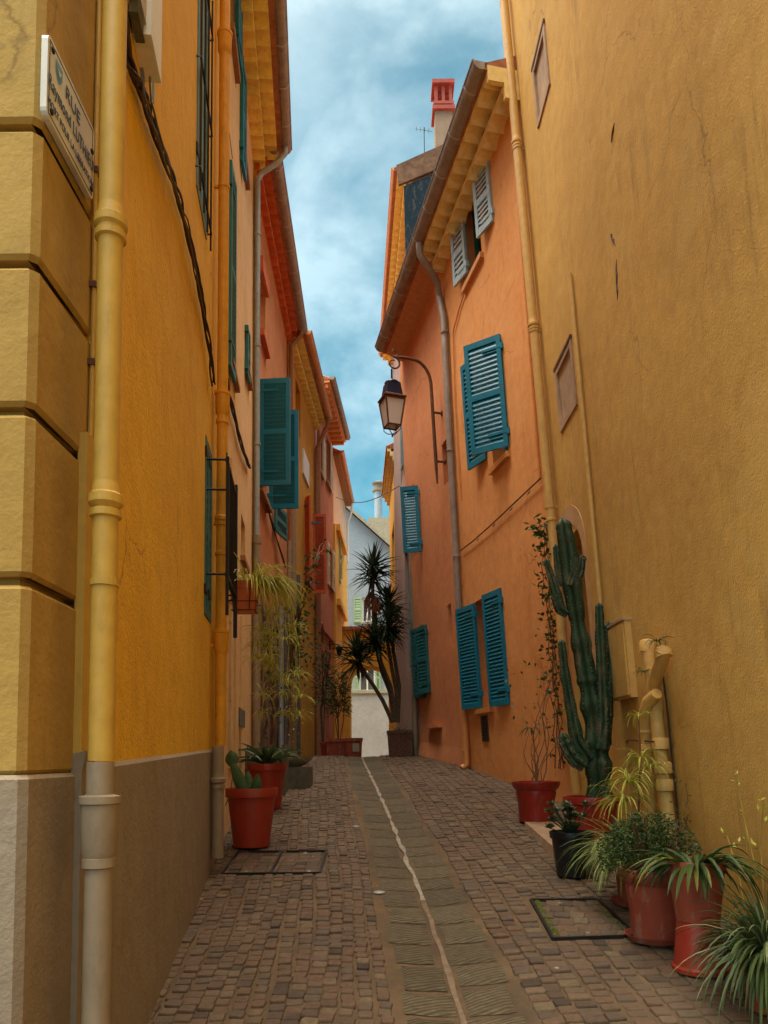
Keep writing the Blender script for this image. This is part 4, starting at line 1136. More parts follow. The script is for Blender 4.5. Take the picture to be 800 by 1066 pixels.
mb = MB(); WG.box(mb, 0, WG.L, ZG - .02, ZG + .10, -.1, .18); mb.build('soffit', M['sill'], Gh)
roof(WG, 0, WG.L, ZG + .12, .20, Gh, rise=1.5); gutter(WG, 0, WG.L, ZG + .13, .24, .06, Gh, M['orange_pipe'])
mb = MB(); mb.tube([WG.pt(WG.L - .1, ZG + .1, .24), WG.pt(WG.L - .1, ZG - .3, .2), WG.pt(WG.L - .1, ZG - .6, .08), WG.pt(WG.L - .1, ZG2, .08)], .04, 8); mb.build('drainpipe', M['whitepaint'], Gh, True)

# ---- arch across the street
AR = thing('street_arch', (-.6, 23.2, gz(23)), 'orange plastered arch spanning the end of the lane', 'arch')
def at(px, Y, py=788):
    d = ray(px, py); t = (Y - EYE.y) / d.y; return EYE + d * t
xa, xb = at(365.5, 23.6).x, at(405.5, 23.6).x; zs = at(380, 23.6, 717).z; ztop_ = at(380, 23.6, 658).z; zc = at(380, 23.6, 695).z
mb = MB(); prof = [(xa - 1.5, .6), (xa, .6), (xa, zs)] + [(lerp(xa, xb, .5 - .5 * math.cos(math.pi * k / 16)), zs + (zc - zs) * math.sin(math.pi * k / 16) ** .6) for k in range(1, 16)] + [(xb, zs), (xb, .6), (xb + 1.5, .6), (xb + 1.5, ztop_), (xa - 1.5, ztop_)]
for yy in (23.2, 24.4): mb.face([(x, yy, z) for x, z in prof])
mb.grid([[(x, 23.2, z) for x, z in prof + prof[:1]], [(x, 24.4, z) for x, z in prof + prof[:1]]])
mb.build('vault', M['yellow2'], AR)
mb = MB(); mb.box(xa - 1.5, xb + 1.5, 23.1, 24.5, ztop_, ztop_ + .1); mb.build('coping', M['tile'], AR)

# ---- pale blue far house
H = house('pale_blue_house', (-.5, 30, gz(30)), 'pale blue gabled house with green shuttered window, closing the view beyond the arch')
def fh(x, y): p = at(x, 30, y); return p.x, p.z
lx, lz = fh(361, 530); rx, rz = fh(404, 568)
sl_ = (rz - lz) / (rx - lx)
wx0, wz0 = fh(377, 648); wx1, wz1 = fh(388, 622)
px0, pz0 = fh(374, 720); px1, pz1 = fh(391, 691)
zband = at(380, 30, 722).z
XL, XR = -7.0, 4.5
def zr(x): return lz + sl_ * (x - lx) if x > lx - .6 else lz + sl_ * (-.6) + .35 * (x - lx + .6)
zR = lambda x: zr(x)
mb = MB()
cols = sorted(set([XL, lx - .6, XR, wx0, wx1, px0, px1] + [lerp(XL, XR, k / 12) for k in range(13)]))
zz = sorted(set([0, 3, zband, wz0, wz1, pz0, pz1, 5, 7.5]))
for a_, b_ in zip(cols, cols[1:]):
    for c_, d_ in zip(zz, zz[1:]):
        if c_ < zband: continue
        xm, zm = (a_ + b_) / 2, (c_ + d_) / 2
        if (wx0 < xm < wx1 and wz0 < zm < wz1) or (px0 < xm < px1 and pz0 < zm < pz1): continue
        mb.face([(a_, 30, c_), (b_, 30, c_), (b_, 30, d_), (a_, 30, d_)])
    mb.face([(a_, 30, max(zz)), (b_, 30, max(zz)), (b_, 30, max(zz[-1] + .01, zr(b_))), (a_, 30, max(zz[-1] + .01, zr(a_)))])
for (x0, z0, x1_, z1_) in ((wx0, wz0, wx1, wz1), (px0, pz0, px1, pz1)):
    for a_, b_ in (((x0, z0), (x1_, z0)), ((x1_, z0), (x1_, z1_)), ((x1_, z1_), (x0, z1_)), ((x0, z1_), (x0, z0))):
        mb.face([(a_[0], 30, a_[1]), (b_[0], 30, b_[1]), (b_[0], 30.2, b_[1]), (a_[0], 30.2, a_[1])])
for x in (XL, XR): mb.face([(x, 30, 0), (x, 36, 0), (x, 36, max(zr(x), 2)), (x, 30, max(zr(x), 2))])
mb.face([(XL, 36, 0), (XR, 36, 0), (XR, 36, max(zr(XR), 2)), (lx - .6, 36, zr(lx - .6)), (XL, 36, max(zr(XL), 2))])
mb.build('wall', M['ice'], H)
mb = MB(); mb.box(XL, XR, 29.93, 30.0, 0, zband); mb.build('lower_wall', M['white'], H)
mb = MB(); mb.box(XL, XR, 29.88, 30.0, zband, zband + .12); mb.build('string_course', M['stone_l'], H)
for (x0, z0, x1_, z1_) in ((wx0, wz0, wx1, wz1), (px0, pz0, px1, pz1)):
    mb = MB(); t = .07
    mb.box(x0, x0 + t, 30.05, 30.12, z0, z1_); mb.box(x1_ - t, x1_, 30.05, 30.12, z0, z1_); mb.box(x0 + t, x1_ - t, 30.05, 30.118, z0, z0 + t); mb.box(x0 + t, x1_ - t, 30.05, 30.118, z1_ - t, z1_)
    mb.box((x0 + x1_) / 2 - .03, (x0 + x1_) / 2 + .03, 30.055, 30.11, z0 + t, z1_ - t)
    o_ = mb.build('window', M['whitepaint'], H); mb = MB(); mb.box(x0, x1_, 30.13, 30.2, z0, z1_); mb.build('pane', M['glass'], o_)
    mb = MB(); mb.box(x0 - .05, x1_ + .05, 29.92, 30.0, z0 - .07, z0); mb.build('window_sill', M['stone_l'], o_)
    wl_ = (x1_ - x0) * (.75 if z0 > 5 else .12)
    for sg2, xx in ((-1, x0), (1, x1_)):
        if sg2 == 1 and z0 > 5: wl_ = .2
        mb = MB(); leaf_panel(mb, V((xx, 29.96, z0)), V((sg2, 0, 0)), V((0, 0, 1)), max(wl_, .2), z1_ - z0, slat=.08); mb.build('shutter', M['greensh'], H)
mb = MB(); rows = []
for i in range(60):
    x = lerp(lx - .6, XR, i / 59); rows.append([(x, 29.75, zr(x)), (x, 29.75, zr(x) + .16), (x, 36, zr(x) + .16), (x, 36, zr(x))])
mb.grid(rows); mb.grid([[(lx - .6, 29.75, zr(lx - .6)), (lx - .6, 36, zr(lx - .6))], [(XL, 29.75, zr(XL)), (XL, 36, zr(XL))]])
mb.build('roof', M['stone_l'], H)
# chimney flue
c0 = at(395, 31.5, 560); ctop = at(394, 31.5, 512)
mb = MB(); mb.box(c0.x - .45, c0.x + .5, 31.2, 31.8, c0.z - 1.5, at(394, 31.5, 541).z); ch_ = mb.build('chimney', M['stone_l'], H)
mb = MB(); mb.tube([(ctop.x, 31.5, at(394, 31.5, 542).z - .1), (ctop.x, 31.5, ctop.z)], .17, 14); mb.build('flue', M['bluepipe'], ch_, True)
mb = MB(); mb.lathe((ctop.x, 31.5, ctop.z - .02), [(.17, 0), (.26, .03), (.26, .1), (.18, .12), (.18, .3), (.24, .32), (.27, .38), (.1, .46), (0, .47)], 14); mb.build('cowl', M['plinth_pipe'], ch_, True)

# ---- wire across the far street
mb = MB(); a_, b_ = at(349, 22, 517), at(416, 14.6, 506)
mb.tube([a_.lerp(b_, k / 12) - V((0, 0, .25 * math.sin(math.pi * k / 12))) for k in range(13)], .009, 6)
mb.thing('overhead_wire', M['cable2'], 'single wire strung across the lane near its far end', 'wire', None, True)
# ================================================================ RIGHT SIDE
# ---- tan house (near right)
RA = house('tan_house', (1.95, 3, gz(3)), 'large weathered tan house wall with arched doorway, nearest on the right')
LA = WRA.L
def ra_open(pts, depth):      # hole from pixels (xl,yl_top) etc
    pass
w1 = opening(WRA, 557, 571, 75, 136, .12, 0, 562); w1 = (WRA.loc(571, 60)[0], WRA.loc(556, 80)[0], WRA.loc(561, 134)[1], WRA.loc(566, 30)[1] - 0, .035)
w2 = (WRA.loc(600, 400)[0], WRA.loc(580, 400)[0], WRA.loc(585, 450)[1], WRA.loc(595, 353)[1], .035)
dq0, dq1 = WRA.loc(619, 700)[0], WRA.loc(592, 700)[0]
dtop = WRA.loc(606, 545)[1]
dr = (dq0, dq1, .3, dtop, .34)
facade(WRA, 0, LA, -1.2, 13.5, [w1, w2, dr], M['tan'], RA)
for h in (w1, w2):
    o_ = window(WRA, h, RA, M['wood'], M['wood'], bars=0)
    mb = MB()
    for k in range(3):
        q = lerp(h[0], h[1], (k + .5) / 3); WRA.box(mb, q - .10, q + .10, h[2] + .05, h[3] - .05, -h[4] - .01, -h[4] + .025)
    mb.build('boarding', M['wood'], o_)
    mb = MB(); WRA.box(mb, h[0] - .01, h[1] + .01, h[3], h[3] + .03, -.02, .02); mb.build('lintel', M['door'], RA)
# door with pinkish arched surround
mb = MB(); qc, rr_ = (dq0 + dq1) / 2, (dq1 - dq0) / 2 + .11
outer = [(dq1 + .11, .7), (dq1 + .11, dtop - .15)] + [(qc + rr_ * math.cos(math.pi * k / 14), dtop - .15 + rr_ * .8 * math.sin(math.pi * k / 14)) for k in range(1, 14)] + [(dq0 - .11, dtop - .15), (dq0 - .11, .7)]
ri = (dq1 - dq0) / 2 + .002
inner = [(dq1 + .002, .7), (dq1 + .002, dtop - .22)] + [(qc + ri * math.cos(math.pi * k / 14), dtop - .22 + ri * .75 * math.sin(math.pi * k / 14)) for k in range(1, 14)] + [(dq0 - .002, dtop - .22), (dq0 - .002, .7)]
mb.grid([[WRA.pt(q, h, -.01) for q, h in outer], [WRA.pt(q, h, .006) for q, h in outer], [WRA.pt(q, h, .006) for q, h in inner], [WRA.pt(q, h, -.3) for q, h in inner]])
mb.build('door_surround', M['pink'], RA)
mb = MB(); WRA.box(mb, dq0, dq1, .3, dtop, -.38, -.33); do = mb.build('door', M['pink'], RA)
mb = MB(); WRA.box(mb, dq0 + .05, dq0 + .08, 1.9, 2.0, -.33, -.27); mb.build('handle', M['iron'], do)
mb = MB(); WRA.box(mb, dq0, dq1, .3, WRA.g(dq0) + .12, -.33, -.02); mb.build('doorstep', M['kerb'], RA)
downpipe(WRA, [(531, -250), (536, 0), (545, 150), (556, 350), (571, 550), (582, 700), (594, 826)], .07, .045, M['tan_pipe'], RA,
         [(545, 148, 'double'), (555.5, 338, 'double'), (570, 540, 'ring'), (586, 745, 'bell')], clips=[(545, 155), (556, 345), (569, 528)])
downpipe(WRA, [(593, 285), (597, 330), (606, 430), (617, 540), (628, 640), (634, 720)], .025, .018, M['tan_pipe'], RA, name='thin_conduit')
# meter cabinet
h = (WRA.loc(661, 690)[0], WRA.loc(642, 690)[0], WRA.loc(650, 729)[1], WRA.loc(650, 649)[1])
mb = MB(); WRA.box(mb, h[0], h[1], h[2], h[3], -.01, .05); mc_ = mb.build('meter_cabinet', M['tan_pipe'], RA)
mb = MB(); WRA.box(mb, h[0] + .02, h[1] - .02, h[2] + .02, h[3] - .02, .05, .062); mb.build('cabinet_door', M['tan'], mc_)
mb = MB(); WRA.box(mb, h[0] - .01, h[1] + .01, h[3], h[3] + .018, -.01, .065); mb.build('lid', M['wood'], mc_)
# chipped plaster marks
mb = MB()
for (x0, y0, x1_, y1_) in ((640, 128, 637, 148), (642, 270, 643.5, 312), (641, 255, 636, 243)):
    q, h0_ = WRA.loc(x0, y0); q2, h2 = WRA.loc(x1_, y1_)
    pp = [WRA.pt(lerp(q, q2, k / 5) + .008 * math.sin(k * 9), lerp(h0_, h2, k / 5), .0) for k in range(6)]
    mb.tube(pp, [.003, .009, .012, .009, .011, .002], 5)
mb.build('plaster_crack', M['door'], RA)
roof(WRA, 0, LA, 13.5, .4, RA)
# drain stacks: two fat pipes with branch and elbow
def raw(px, py, n): q, h = WRA.loc(px, py, n); return WRA.pt(q, h, n)
st = thing('drain_stack', raw(693, 868, .07), 'pair of fat tan soil pipes with angled branch on the tan wall', 'soil pipe')
mb = MB(); nn_ = .07
P_ = [raw(675, 668, nn_), raw(679, 720, nn_), raw(683, 760, nn_), raw(687, 800, nn_), raw(693, 880, nn_)]
mb.tube([raw(681, 720, nn_), raw(685, 760, nn_), raw(690, 800, nn_), raw(699, 880, nn_)], .045, 16)
for (x, y) in ((682, 735), (688, 775), (691, 800), (692.5, 818)):
    c = raw(x, y, nn_); mb.lathe(c, [(.045, -.035), (.057, -.03), (.057, .03), (.051, .04), (.045, .045)], 18, capb=False)
mb.tube([raw(674.5, 670, nn_), raw(678, 700, nn_), raw(681, 725, nn_)], .042, 16)
mb.lathe(raw(674.5, 674, nn_), [(.042, -.03), (.052, -.028), (.054, .035), (.046, .05), (.03, .055), (0, .056)], 18)
mb.build('soil_pipe', M['tan_pipe'], st, True)
mb = MB(); mb.tube([raw(681, 716, nn_), raw(684, 702, nn_), raw(689, 690, nn_ + .01), raw(691, 676, nn_ + .02)], [.04, .045, .045, .044], 16)
c = raw(690.5, 680, nn_ + .015); mb.lathe(c, [(.045, -.03), (.053, -.028), (.053, .025), (.045, .03), (.0, .034)], 16, V((-.1, .3, 1)))
mb.build('branch', M['tan_pipe'], st, True)
mb = MB(); mb.tube([raw(684, 722, .10), raw(676, 730, .12), raw(672, 745, .12), raw(673, 765, .11), raw(675, 790, .1), raw(681, 880, .1)], [.036, .046, .048, .045, .04, .04], 16)
for (x, y) in ((673, 760), (674.5, 778)): mb.lathe(raw(x, y, .11), [(.043, -.02), (.052, -.018), (.052, .018), (.043, .02)], 16, capb=False)
mb.build('side_pipe', M['tan_pipe'], st, True)
mb = MB(); mb.tube([raw(690, 700, .02), raw(695, 740, .02), raw(701, 800, .02), raw(708, 870, .02)], .007, 6); mb.build('cable', M['cable'], st)
mb = MB(); mb.tube([raw(652, 772, 0), raw(655, 770, .09), raw(680, 772, .15), raw(684, 774, .02)], .006, 6); mb.build('clamp', M['rustiron'], st)

# ---- orange house (near) and salmon house (beyond the grey pipe)
RB = house('orange_house', (1.5, 9.2, gz(9)), 'bright orange house with teal shutters and scalloped eave, second on the right')
RC = house('salmon_house', (.9, 12.2, gz(12)), 'salmon coloured house beyond the grey drainpipe, third on the right')
qs_ = WRB.loc(476, 600)[0]                      # the joint at the grey pipe
gn = .40
qt0, ZB = WRB.loc(527, 84)                      # wall top at the near end
zg0 = None
# height of the gutter: read on a plane standing off the wall
zga = WRB.loc(489, 80, gn)[1]; zgb = WRB.loc(398, 372, gn)[1]
ZB = (zga + zgb) / 2 + .02

ow_top = (WRB.loc(500, 240)[0], WRB.loc(483, 260)[0], WRB.loc(490, 290)[1], WRB.loc(490, 195)[1], .2)
ow_mid = (WRB.loc(526, 420)[0] + .02, WRB.loc(509, 420)[0], WRB.loc(520, 482)[1], WRB.loc(520, 352)[1], .2)
ow_low = (WRB.loc(508, 680)[0], WRB.loc(495, 680)[0], WRB.loc(503, 738)[1], WRB.loc(503, 622)[1], .22)

facade(WRB, 0, qs_, -1, ZB, [ow_top, ow_mid, ow_low], M['orange'], RB)
for h in (ow_top, ow_mid): window(WRB, h, RB, M['darkroom'], M['teal2'])
window(WRB, ow_low, RB, M['orange_dark'], M['orange_dark'])
for h in (ow_top, ow_mid, ow_low): sill(WRB, h, RB, M['orange_pipe'], .05, .06)
def rb_leaf(q, zb, zt, wd, ang, sgn, parent, mat, n=.03, slat=.055, rails=(0, .5, 1), lab=None, name='shutter', W=WRB, tilt=.7):
    o = W.pt(q, zb, n); up = W.pt(q, zt, n) - o; a = R(ang); d = W.u * sgn * math.cos(a) + W.n * math.sin(a)
    mb = MB(); leaf_panel(mb, o, d, up, wd, up.length, rails=rails, slat=slat, tilt=tilt); s = mb.build(name, mat, parent, label=lab)
    add_hinges(o, d, up, wd, up.length, .034, mat, s); return s
def span(x, yt, yb): q, a_ = WRB.loc(x, yt, .03); _, b_ = WRB.loc(x, yb, .03); return q, b_, a_
q, a_, b_ = span(507, 163, 240); rb_leaf(q, a_, b_, .34, 12, 1, RB, M['tealw'])
q, a_, b_ = span(481, 224, 292); rb_leaf(q, a_, b_, .34, 10, 1, RB, M['tealw'])
q, a_, b_ = span(520, 347, 474); rb_leaf(q, a_, b_, .47, 42, 1, RB, M['teal'])
q, a_, b_ = span(497, 366, 487); rb_leaf(q, a_, b_, .42, 12, 1, RB, M['teal'])
q, a_, b_ = span(520, 612, 735); rb_leaf(q, a_, b_, .46, 8, 1, RB, M['teal'], rails=(0, 1), slat=.045)
q, a_, b_ = span(493, 628, 738); rb_leaf(q, a_, b_, .50, 11, 1, RB, M['teal'], rails=(0, 1), slat=.045)
h = (WRB.loc(509, 758)[0], WRB.loc(502, 758)[0], WRB.loc(505, 772)[1], WRB.loc(505, 745)[1])
mb = MB(); WRB.box(mb, *h, -.01, .008); v_ = mb.build('air_vent', M['cable2'], RB)
mb = MB()
for k in range(11): z_ = lerp(h[2] + .02, h[3] - .02, k / 10); WRB.box(mb, h[0] + .01, h[1] - .01, z_ - .006, z_ + .003, .008, .018)
mb.build('grille', M['steel'], v_)
genoise(WRB, 0, qs_ - .35, ZB, 2, .165, .15, RB, M['eave_o'], pitch=.24)
roof(WRB, 0, qs_, ZB + .02, .36, RB)
gutter(WRB, 0.0, WRB.L - .05, ZB + .03, gn, .085, RB, band=.6)
mb = MB(); WRB.box(mb, -.004, .05, ZB - .32, ZB - .16, .0, .165); WRB.box(mb, -.004, .05, ZB - .16, ZB, .0, .335); mb.build('eave_end', M['eave_o'], RB)
# downpipe at the joint
n_ = .06
top = WRB.pt(qs_ - .55, ZB - .05, gn)
pts = [top, WRB.pt(qs_ - .52, ZB - .2, gn - .01), WRB.pt(qs_ - .48, ZB - .3, gn - .1), WRB.pt(qs_ - .4, ZB - .36, .2), WRB.pt(qs_ - .30, ZB - .42, .1), WRB.pt(qs_ - .22, ZB - .58, n_)]
for (x, y) in ((462, 330), (468, 450), (474, 560), (479, 660)): pts.append(WRB.pt(*WRB.loc(x, y, n_), n_))
mb = MB(); mb.tube(pts, .046, 14)
for (x, y) in ((463, 345), (469, 468), (475.5, 578)): collar(mb, WRB, x, y, n_, .046)
mb.build('drainpipe', M['gutter'], RB, True)
mb = MB(); l_ = [WRB.pt(*WRB.loc(x, y, n_), n_) for x, y in ((479, 660), (482, 720), (485, 775), (486, 796))]
l_ += [l_[-1] + WRB.n * .07 + V((0, 0, -.05))]
mb.tube(l_, .05, 14); collar(mb, WRB, 485, 780, n_, .05, 'ring'); mb.build('lower_drainpipe', M['orange_pipe'], RB, True)
# painted conduits
mb = MB(); WRB.tube(mb, [(563, 498), (548, 512), (530, 529), (512, 546), (494, 562), (480, 573)], .03, .009, 6)
for (x, y) in ((549, 511), (531, 528), (513, 545), (496, 560)):
    q, h_ = WRB.loc(x, y, .03); mb.tube([WRB.pt(q, h_, 0), WRB.pt(q, h_ - .04, .03)], .006, 5)
mb.build('slanting_conduit', M['rustiron'], RB)
mb = MB(); WRB.tube(mb, [(528, 70), (534, 130), (541, 230), (549, 330), (556, 420), (562, 498)], .02, .014, 6); mb.build('thin_conduit', M['orange_pipe'], RB, True)
mb = MB(); WRB.tube(mb, [(485, 300), (478, 322), (472, 345), (474, 420), (480, 520)], .02, .010, 6); mb.build('thin_conduit', M['orange_pipe'], RB, True)

sn1 = (WRB.loc(470, 480)[0], WRB.loc(461, 480)[0], WRB.loc(466, 502)[1], WRB.loc(466, 455)[1], .15)
sn2 = (WRB.loc(471, 650)[0], WRB.loc(467, 650)[0], WRB.loc(469, 674)[1], WRB.loc(469, 628)[1], .15)
hat = (WRB.loc(460, 775)[0], WRB.loc(451, 775)[0], WRB.loc(455, 792)[1], WRB.loc(455, 758)[1], .15)
dkw = (WRB.loc(443, 700)[0] , WRB.loc(435, 700)[0], WRB.loc(440, 728)[1], WRB.loc(440, 650)[1], .15)
tkw = (WRB.loc(433, 540)[0] , WRB.loc(424, 540)[0], WRB.loc(430, 582)[1], WRB.loc(430, 505)[1], .15)
facade(WRB, qs_, WRB.L, -1, ZB - .001, [sn1, sn2, hat, dkw, tkw], M['salmon'], RC)
for h, m_ in ((sn1, 'orange_dark'), (sn2, 'orange_dark'), (hat, 'darkroom'), (dkw, 'darkroom'), (tkw, 'darkroom')): window(WRB, h, RC, M[m_], M['wood'], bars=0)
mb = MB(); WRB.box(mb, hat[0] - .1, hat[1] + .1, hat[3], hat[3] + .05, 0, .09); mb.build('lintel', M['salmon'], RC)
q, a_, b_ = span(435, 505, 578); rb_leaf(q, a_, b_, .30, 62, 1, RC, M['teal'], slat=.045, rails=(0, 1))
q, a_, b_ = span(443, 650, 722); rb_leaf(q, a_, b_, .42, 10, 1, RC, M['teal2'], slat=.05)
q, a_, b_ = span(438, 652, 726); rb_leaf(q, a_, b_, .42, 10, 1, RC, M['teal2'], slat=.05)
# boarded soffit
mb = MB(); rows = []
for i in range(7): q = lerp(qs_ - .34, WRB.L, i / 6); rows.append([WRB.pt(q, ZB - .16, 0), WRB.pt(q, ZB - .02, .36), WRB.pt(q, ZB + .01, .36)])
mb.grid(rows); mb.face(rows[0]); mb.face(rows[-1])
mb.build('soffit', M['soffit'], RC)
roof(WRB, qs_ + .002, WRB.L, ZB + .02, .36, RC)
# flared foot of the salmon wall
mb = MB(); rows = []
for i in range(15):
    q = lerp(qs_ + .0, WRB.L, i / 14); f = lerp(.02, .10, i / 14) * (1 + .2 * math.sin(i * 1.3)); g = WRB.g(q)
    rows.append([WRB.pt(q, g - .3, f), WRB.pt(q, g + .02, f), WRB.pt(q, g + .25, f * .35), WRB.pt(q, g + .55, .0)])
mb.grid(rows); mb.face(rows[-1]); mb.face(rows[0]); mb.build('flared_foot', M['salmon'], RC)

# ---- tall house behind (slate clad gable, chimney)
R3 = house('slate_gabled_house', (.45, 14.5, gz(14)), 'tall narrow house with dark slate gable rising behind the orange eave')
Z3 = at(416, 13.05, 176).z
r3w = [opening(WR3, 430, 423, 560, 700, .14, 0, 426), opening(WR3, 421, 417.5, 430, 500, .14, 0, 419)]
facade(WR3, 0, WR3.L, -1, Z3, r3w, M['mauve'], R3, back=3.4, topb=Z3 + 1.7)
for h in r3w: window(WR3, h, R3, M['darkroom'], M['teal3'])
for h in r3w:
    mb = MB(); leaf_panel(mb, WR3.pt(h[0], h[2], .03), WR3.u * -1, V((0, 0, 1)), .3, h[3] - h[2], slat=.06); mb.build('shutter', M['teal3'], R3)
# slate cladding of the near gable end
mb = MB(); y_ = 13.02
e0, e1 = WR3.pt(0, 0, 0), WR3.pt(0, 0, -3.4)
yy = 13.0
mb.hexa([V((e0.x - .11, yy - .0, 8.2)), V((e1.x, yy, 8.2)), V((e1.x, yy + .03, 8.2)), V((e0.x - .11, yy + .03, 8.2)),
         V((e0.x - .15, yy, Z3 - .37)), V((e1.x, yy, Z3 + 1.2)), V((e1.x, yy + .03, Z3 + 1.2)), V((e0.x - .15, yy + .03, Z3 - .37))])
mb.build('slate_cladding', M['slate'], R3)
mb = MB(); mb.hexa([V((e0.x - .24, yy - .02, Z3 - .35)), V((e1.x, yy - .02, Z3 + 1.2)), V((e1.x, yy + .03, Z3 + 1.2)), V((e0.x - .24, yy + .03, Z3 - .35)),
         V((e0.x - .28, yy - .02, Z3 + .02)), V((e1.x, yy - .02, Z3 + 1.72)), V((e1.x, yy + .03, Z3 + 1.72)), V((e0.x - .28, yy + .03, Z3 + .02))])
mb.build('gable_render', M['stone_old'], R3)
genoise(WR3, 0, WR3.L, Z3, 2, .13, .14, R3, M['eave_y'], pitch=.22)
gutter(WR3, 0, WR3.L, Z3 + .02, .30, .06, R3, M['orange_pipe'])
roof(WR3, 0, WR3.L, Z3 + .02, .32, R3, back=3.5, rise=2.2)
mb = MB(); mb.tube([WR3.pt(.1, Z3 - .1, .07), WR3.pt(.1, WR3.g(.1), .07)], .05, 10); mb.build('drainpipe', M['plinth_pipe'], R3, True)
mb = MB(); mb.tube([WR3.pt(.45, Z3 - 4, .06), WR3.pt(.45, WR3.g(.1), .06)], .035, 10); mb.build('drainpipe', M['mauve'], R3, True)
# chimney
c0 = at(462, 14.2, 150); ct = at(460, 14.2, 91)
mb = MB(); wz = .17; zt = ct.z
mb.box(c0.x - wz, c0.x + wz, 14.05, 14.4, c0.z - 1.5, zt - .5); chm = mb.build('chimney', M['plinth'], R3)
mb = MB(); mb.box(c0.x - wz - .05, c0.x + wz + .05, 14.0, 14.45, zt - .62, zt - .54); mb.box(c0.x - wz - .03, c0.x + wz + .03, 14.02, 14.43, zt - .5, zt - .44)
for dx in (-wz, -.03, wz - .06):
    for dy in (14.05, 14.36): mb.box(c0.x + dx, c0.x + dx + .06, dy, dy + .05, zt - .44, zt - .08)
for k in range(4): mb.box(c0.x - wz + .06, c0.x + wz - .06, 14.2, 14.25, zt - .42 + .09 * k, zt - .39 + .09 * k)
mb.box(c0.x - wz - .05, c0.x + wz + .05, 14.0, 14.45, zt - .08, zt - .0)
mb.build('chimney_cap', M['brick'], chm)
# rooftop aerial
p = at(442, 13.9, 152); mb = MB(); z_ = at(440, 13.9, 135).z
mb.tube([p - V((0, 0, .6)), V((p.x, p.y, z_ + .05))], .008, 6); mb.tube([V((p.x - .16, p.y, z_ + .02)), V((p.x + .16, p.y, z_ - .04))], .005, 5)
for k in range(4): mb.tube([V((p.x - .15 + .08 * k, p.y - .06, z_ + .02 - .015 * k)), V((p.x - .15 + .08 * k, p.y + .06, z_ + .02 - .015 * k))], .004, 4)
mb.thing('roof_aerial', M['steel'], 'thin television aerial on the slate gabled roof', 'aerial')

# ---- far yellow house on the right
R4 = house('far_yellow_house', (.2, 20, gz(20)), 'yellow house with stepped eave, farthest on the right')
Z4 = at(412, 19.6, 466).z
w4 = [opening(WR4, 411, 408.5, 545, 600, .12, 0, 410)]
facade(WR4, 0, WR4.L, -1, Z4, w4, M['yellow2'], R4)
window(WR4, w4[0], R4, M['darkroom'], M['teal3'])
genoise(WR4, 0, WR4.L, Z4, 3, .07, .12, R4, M['eave_o'], pitch=.24)
roof(WR4, 0, WR4.L, Z4 + .02, .24, R4)
# ================================================================ STREET LAMP on the salmon wall
qL = WRB.loc(457, 480)[0]
def lz(py, px=457): return WRB.loc(px, py)[1]
qL = WRB.loc(463, 470)[0]
zb_, z1_, z2_, zt_ = WRB.loc(462, 508)[1], WRB.loc(460, 486)[1], WRB.loc(460, 431)[1], WRB.loc(458, 402)[1]
SL = thing('street_lamp', WRB.pt(qL, zb_, 0), 'old street lantern hanging from a rusty swan neck bracket beside the grey drainpipe', 'street lamp')
nm = .14
mb = MB()
def bp(h, n): return WRB.pt(qL, h, n)
Y_ = bp(3, nm).y
pxl = project(bp(zt_, nm))
hk = at(407, Y_, 378); hkz = hk.z
ms = bp(zt_, nm)
arm = [bp(zb_, nm), bp(zb_ + .3, nm), bp(z1_, nm), bp(z2_, nm), ms]
rad = [.012, .024, .026, .025, .024]
N_ = 10; nend = (hk - bp(hkz, 0)).dot(WRB.n)
for k in range(1, N_ + 1):
    a = math.pi / 2 * k / N_; arm.append(bp(zt_ + (hkz - zt_) * math.sin(a), nm + .26 * (1 - math.cos(a)))); rad.append(.023)
arm += [bp(hkz + .012, lerp(nm + .26, nend, k / 4)) for k in (1, 2, 3, 4)]; rad += [.021, .02, .018, .017]
# scroll at the end
cs, rs_ = nend, .105
for k in range(1, 22):
    a = math.pi / 2 + k * .32; r = .10 * (1 - k * .026)
    arm.append(bp(hkz + .012 - .10 + r * math.sin(a), nend - r * math.cos(a) * -1 * -1 * -1)); rad.append(.016 - k * .0003)
mb.tube(arm, rad, 10)
for z in (z1_, z2_): mb.tube([bp(z, -.02), bp(z, nm)], .017, 8); mb.lathe(bp(z, 0), [(.04, -.01), (.04, .012), (0, .014)], 10, WRB.n)
sc_ = []
for k in range(16): a = -math.pi / 2 + k * .33; r = .055 * (1 - k * .035); sc_.append(bp(hkz + .075 + r * math.sin(a), nend - .02 + r * math.cos(a) * -1))
mb.tube(sc_, .009, 6)
mb.build('bracket', M['rustiron'], SL, True)
lc = at(407.5, Y_, 400); L0 = V((lc.x, lc.y, 0)); L0 = bp(hkz, nend + .045); 
zc_, ze_, zs_, zbm, zfin = at(408, Y_, 399).z, at(408, Y_, 415).z, at(408, Y_, 418).z, at(408, Y_, 444).z, at(408, Y_, 454).z
mb = MB(); cx_, cy_ = at(408.5, Y_, 430).x, Y_
def quadr(mb, prof, rot=.35, seg=4):
    rr_ = []
    for r, z in prof: rr_.append([V((cx_ + r * math.cos(rot + math.pi / 4 + k * math.pi / 2), cy_ + r * math.sin(rot + math.pi / 4 + k * math.pi / 2), z)) for k in range(5)])
    return mb.grid(rr_)
mb.tube([(cx_, cy_, hkz - .09), (cx_, cy_, zc_)], .014, 8); mb.lathe((cx_, cy_, zc_ - .005), [(.0, .07), (.03, .06), (.055, .035), (.10, .02), (.11, 0)][::-1], 20, capb=False)
quadr(mb, [(.12, zc_), (.14, zc_ - .02), (.145, zc_ - .05), (.175, ze_ + .03)]); mb.build('lantern_cap', M['navy'], SL)
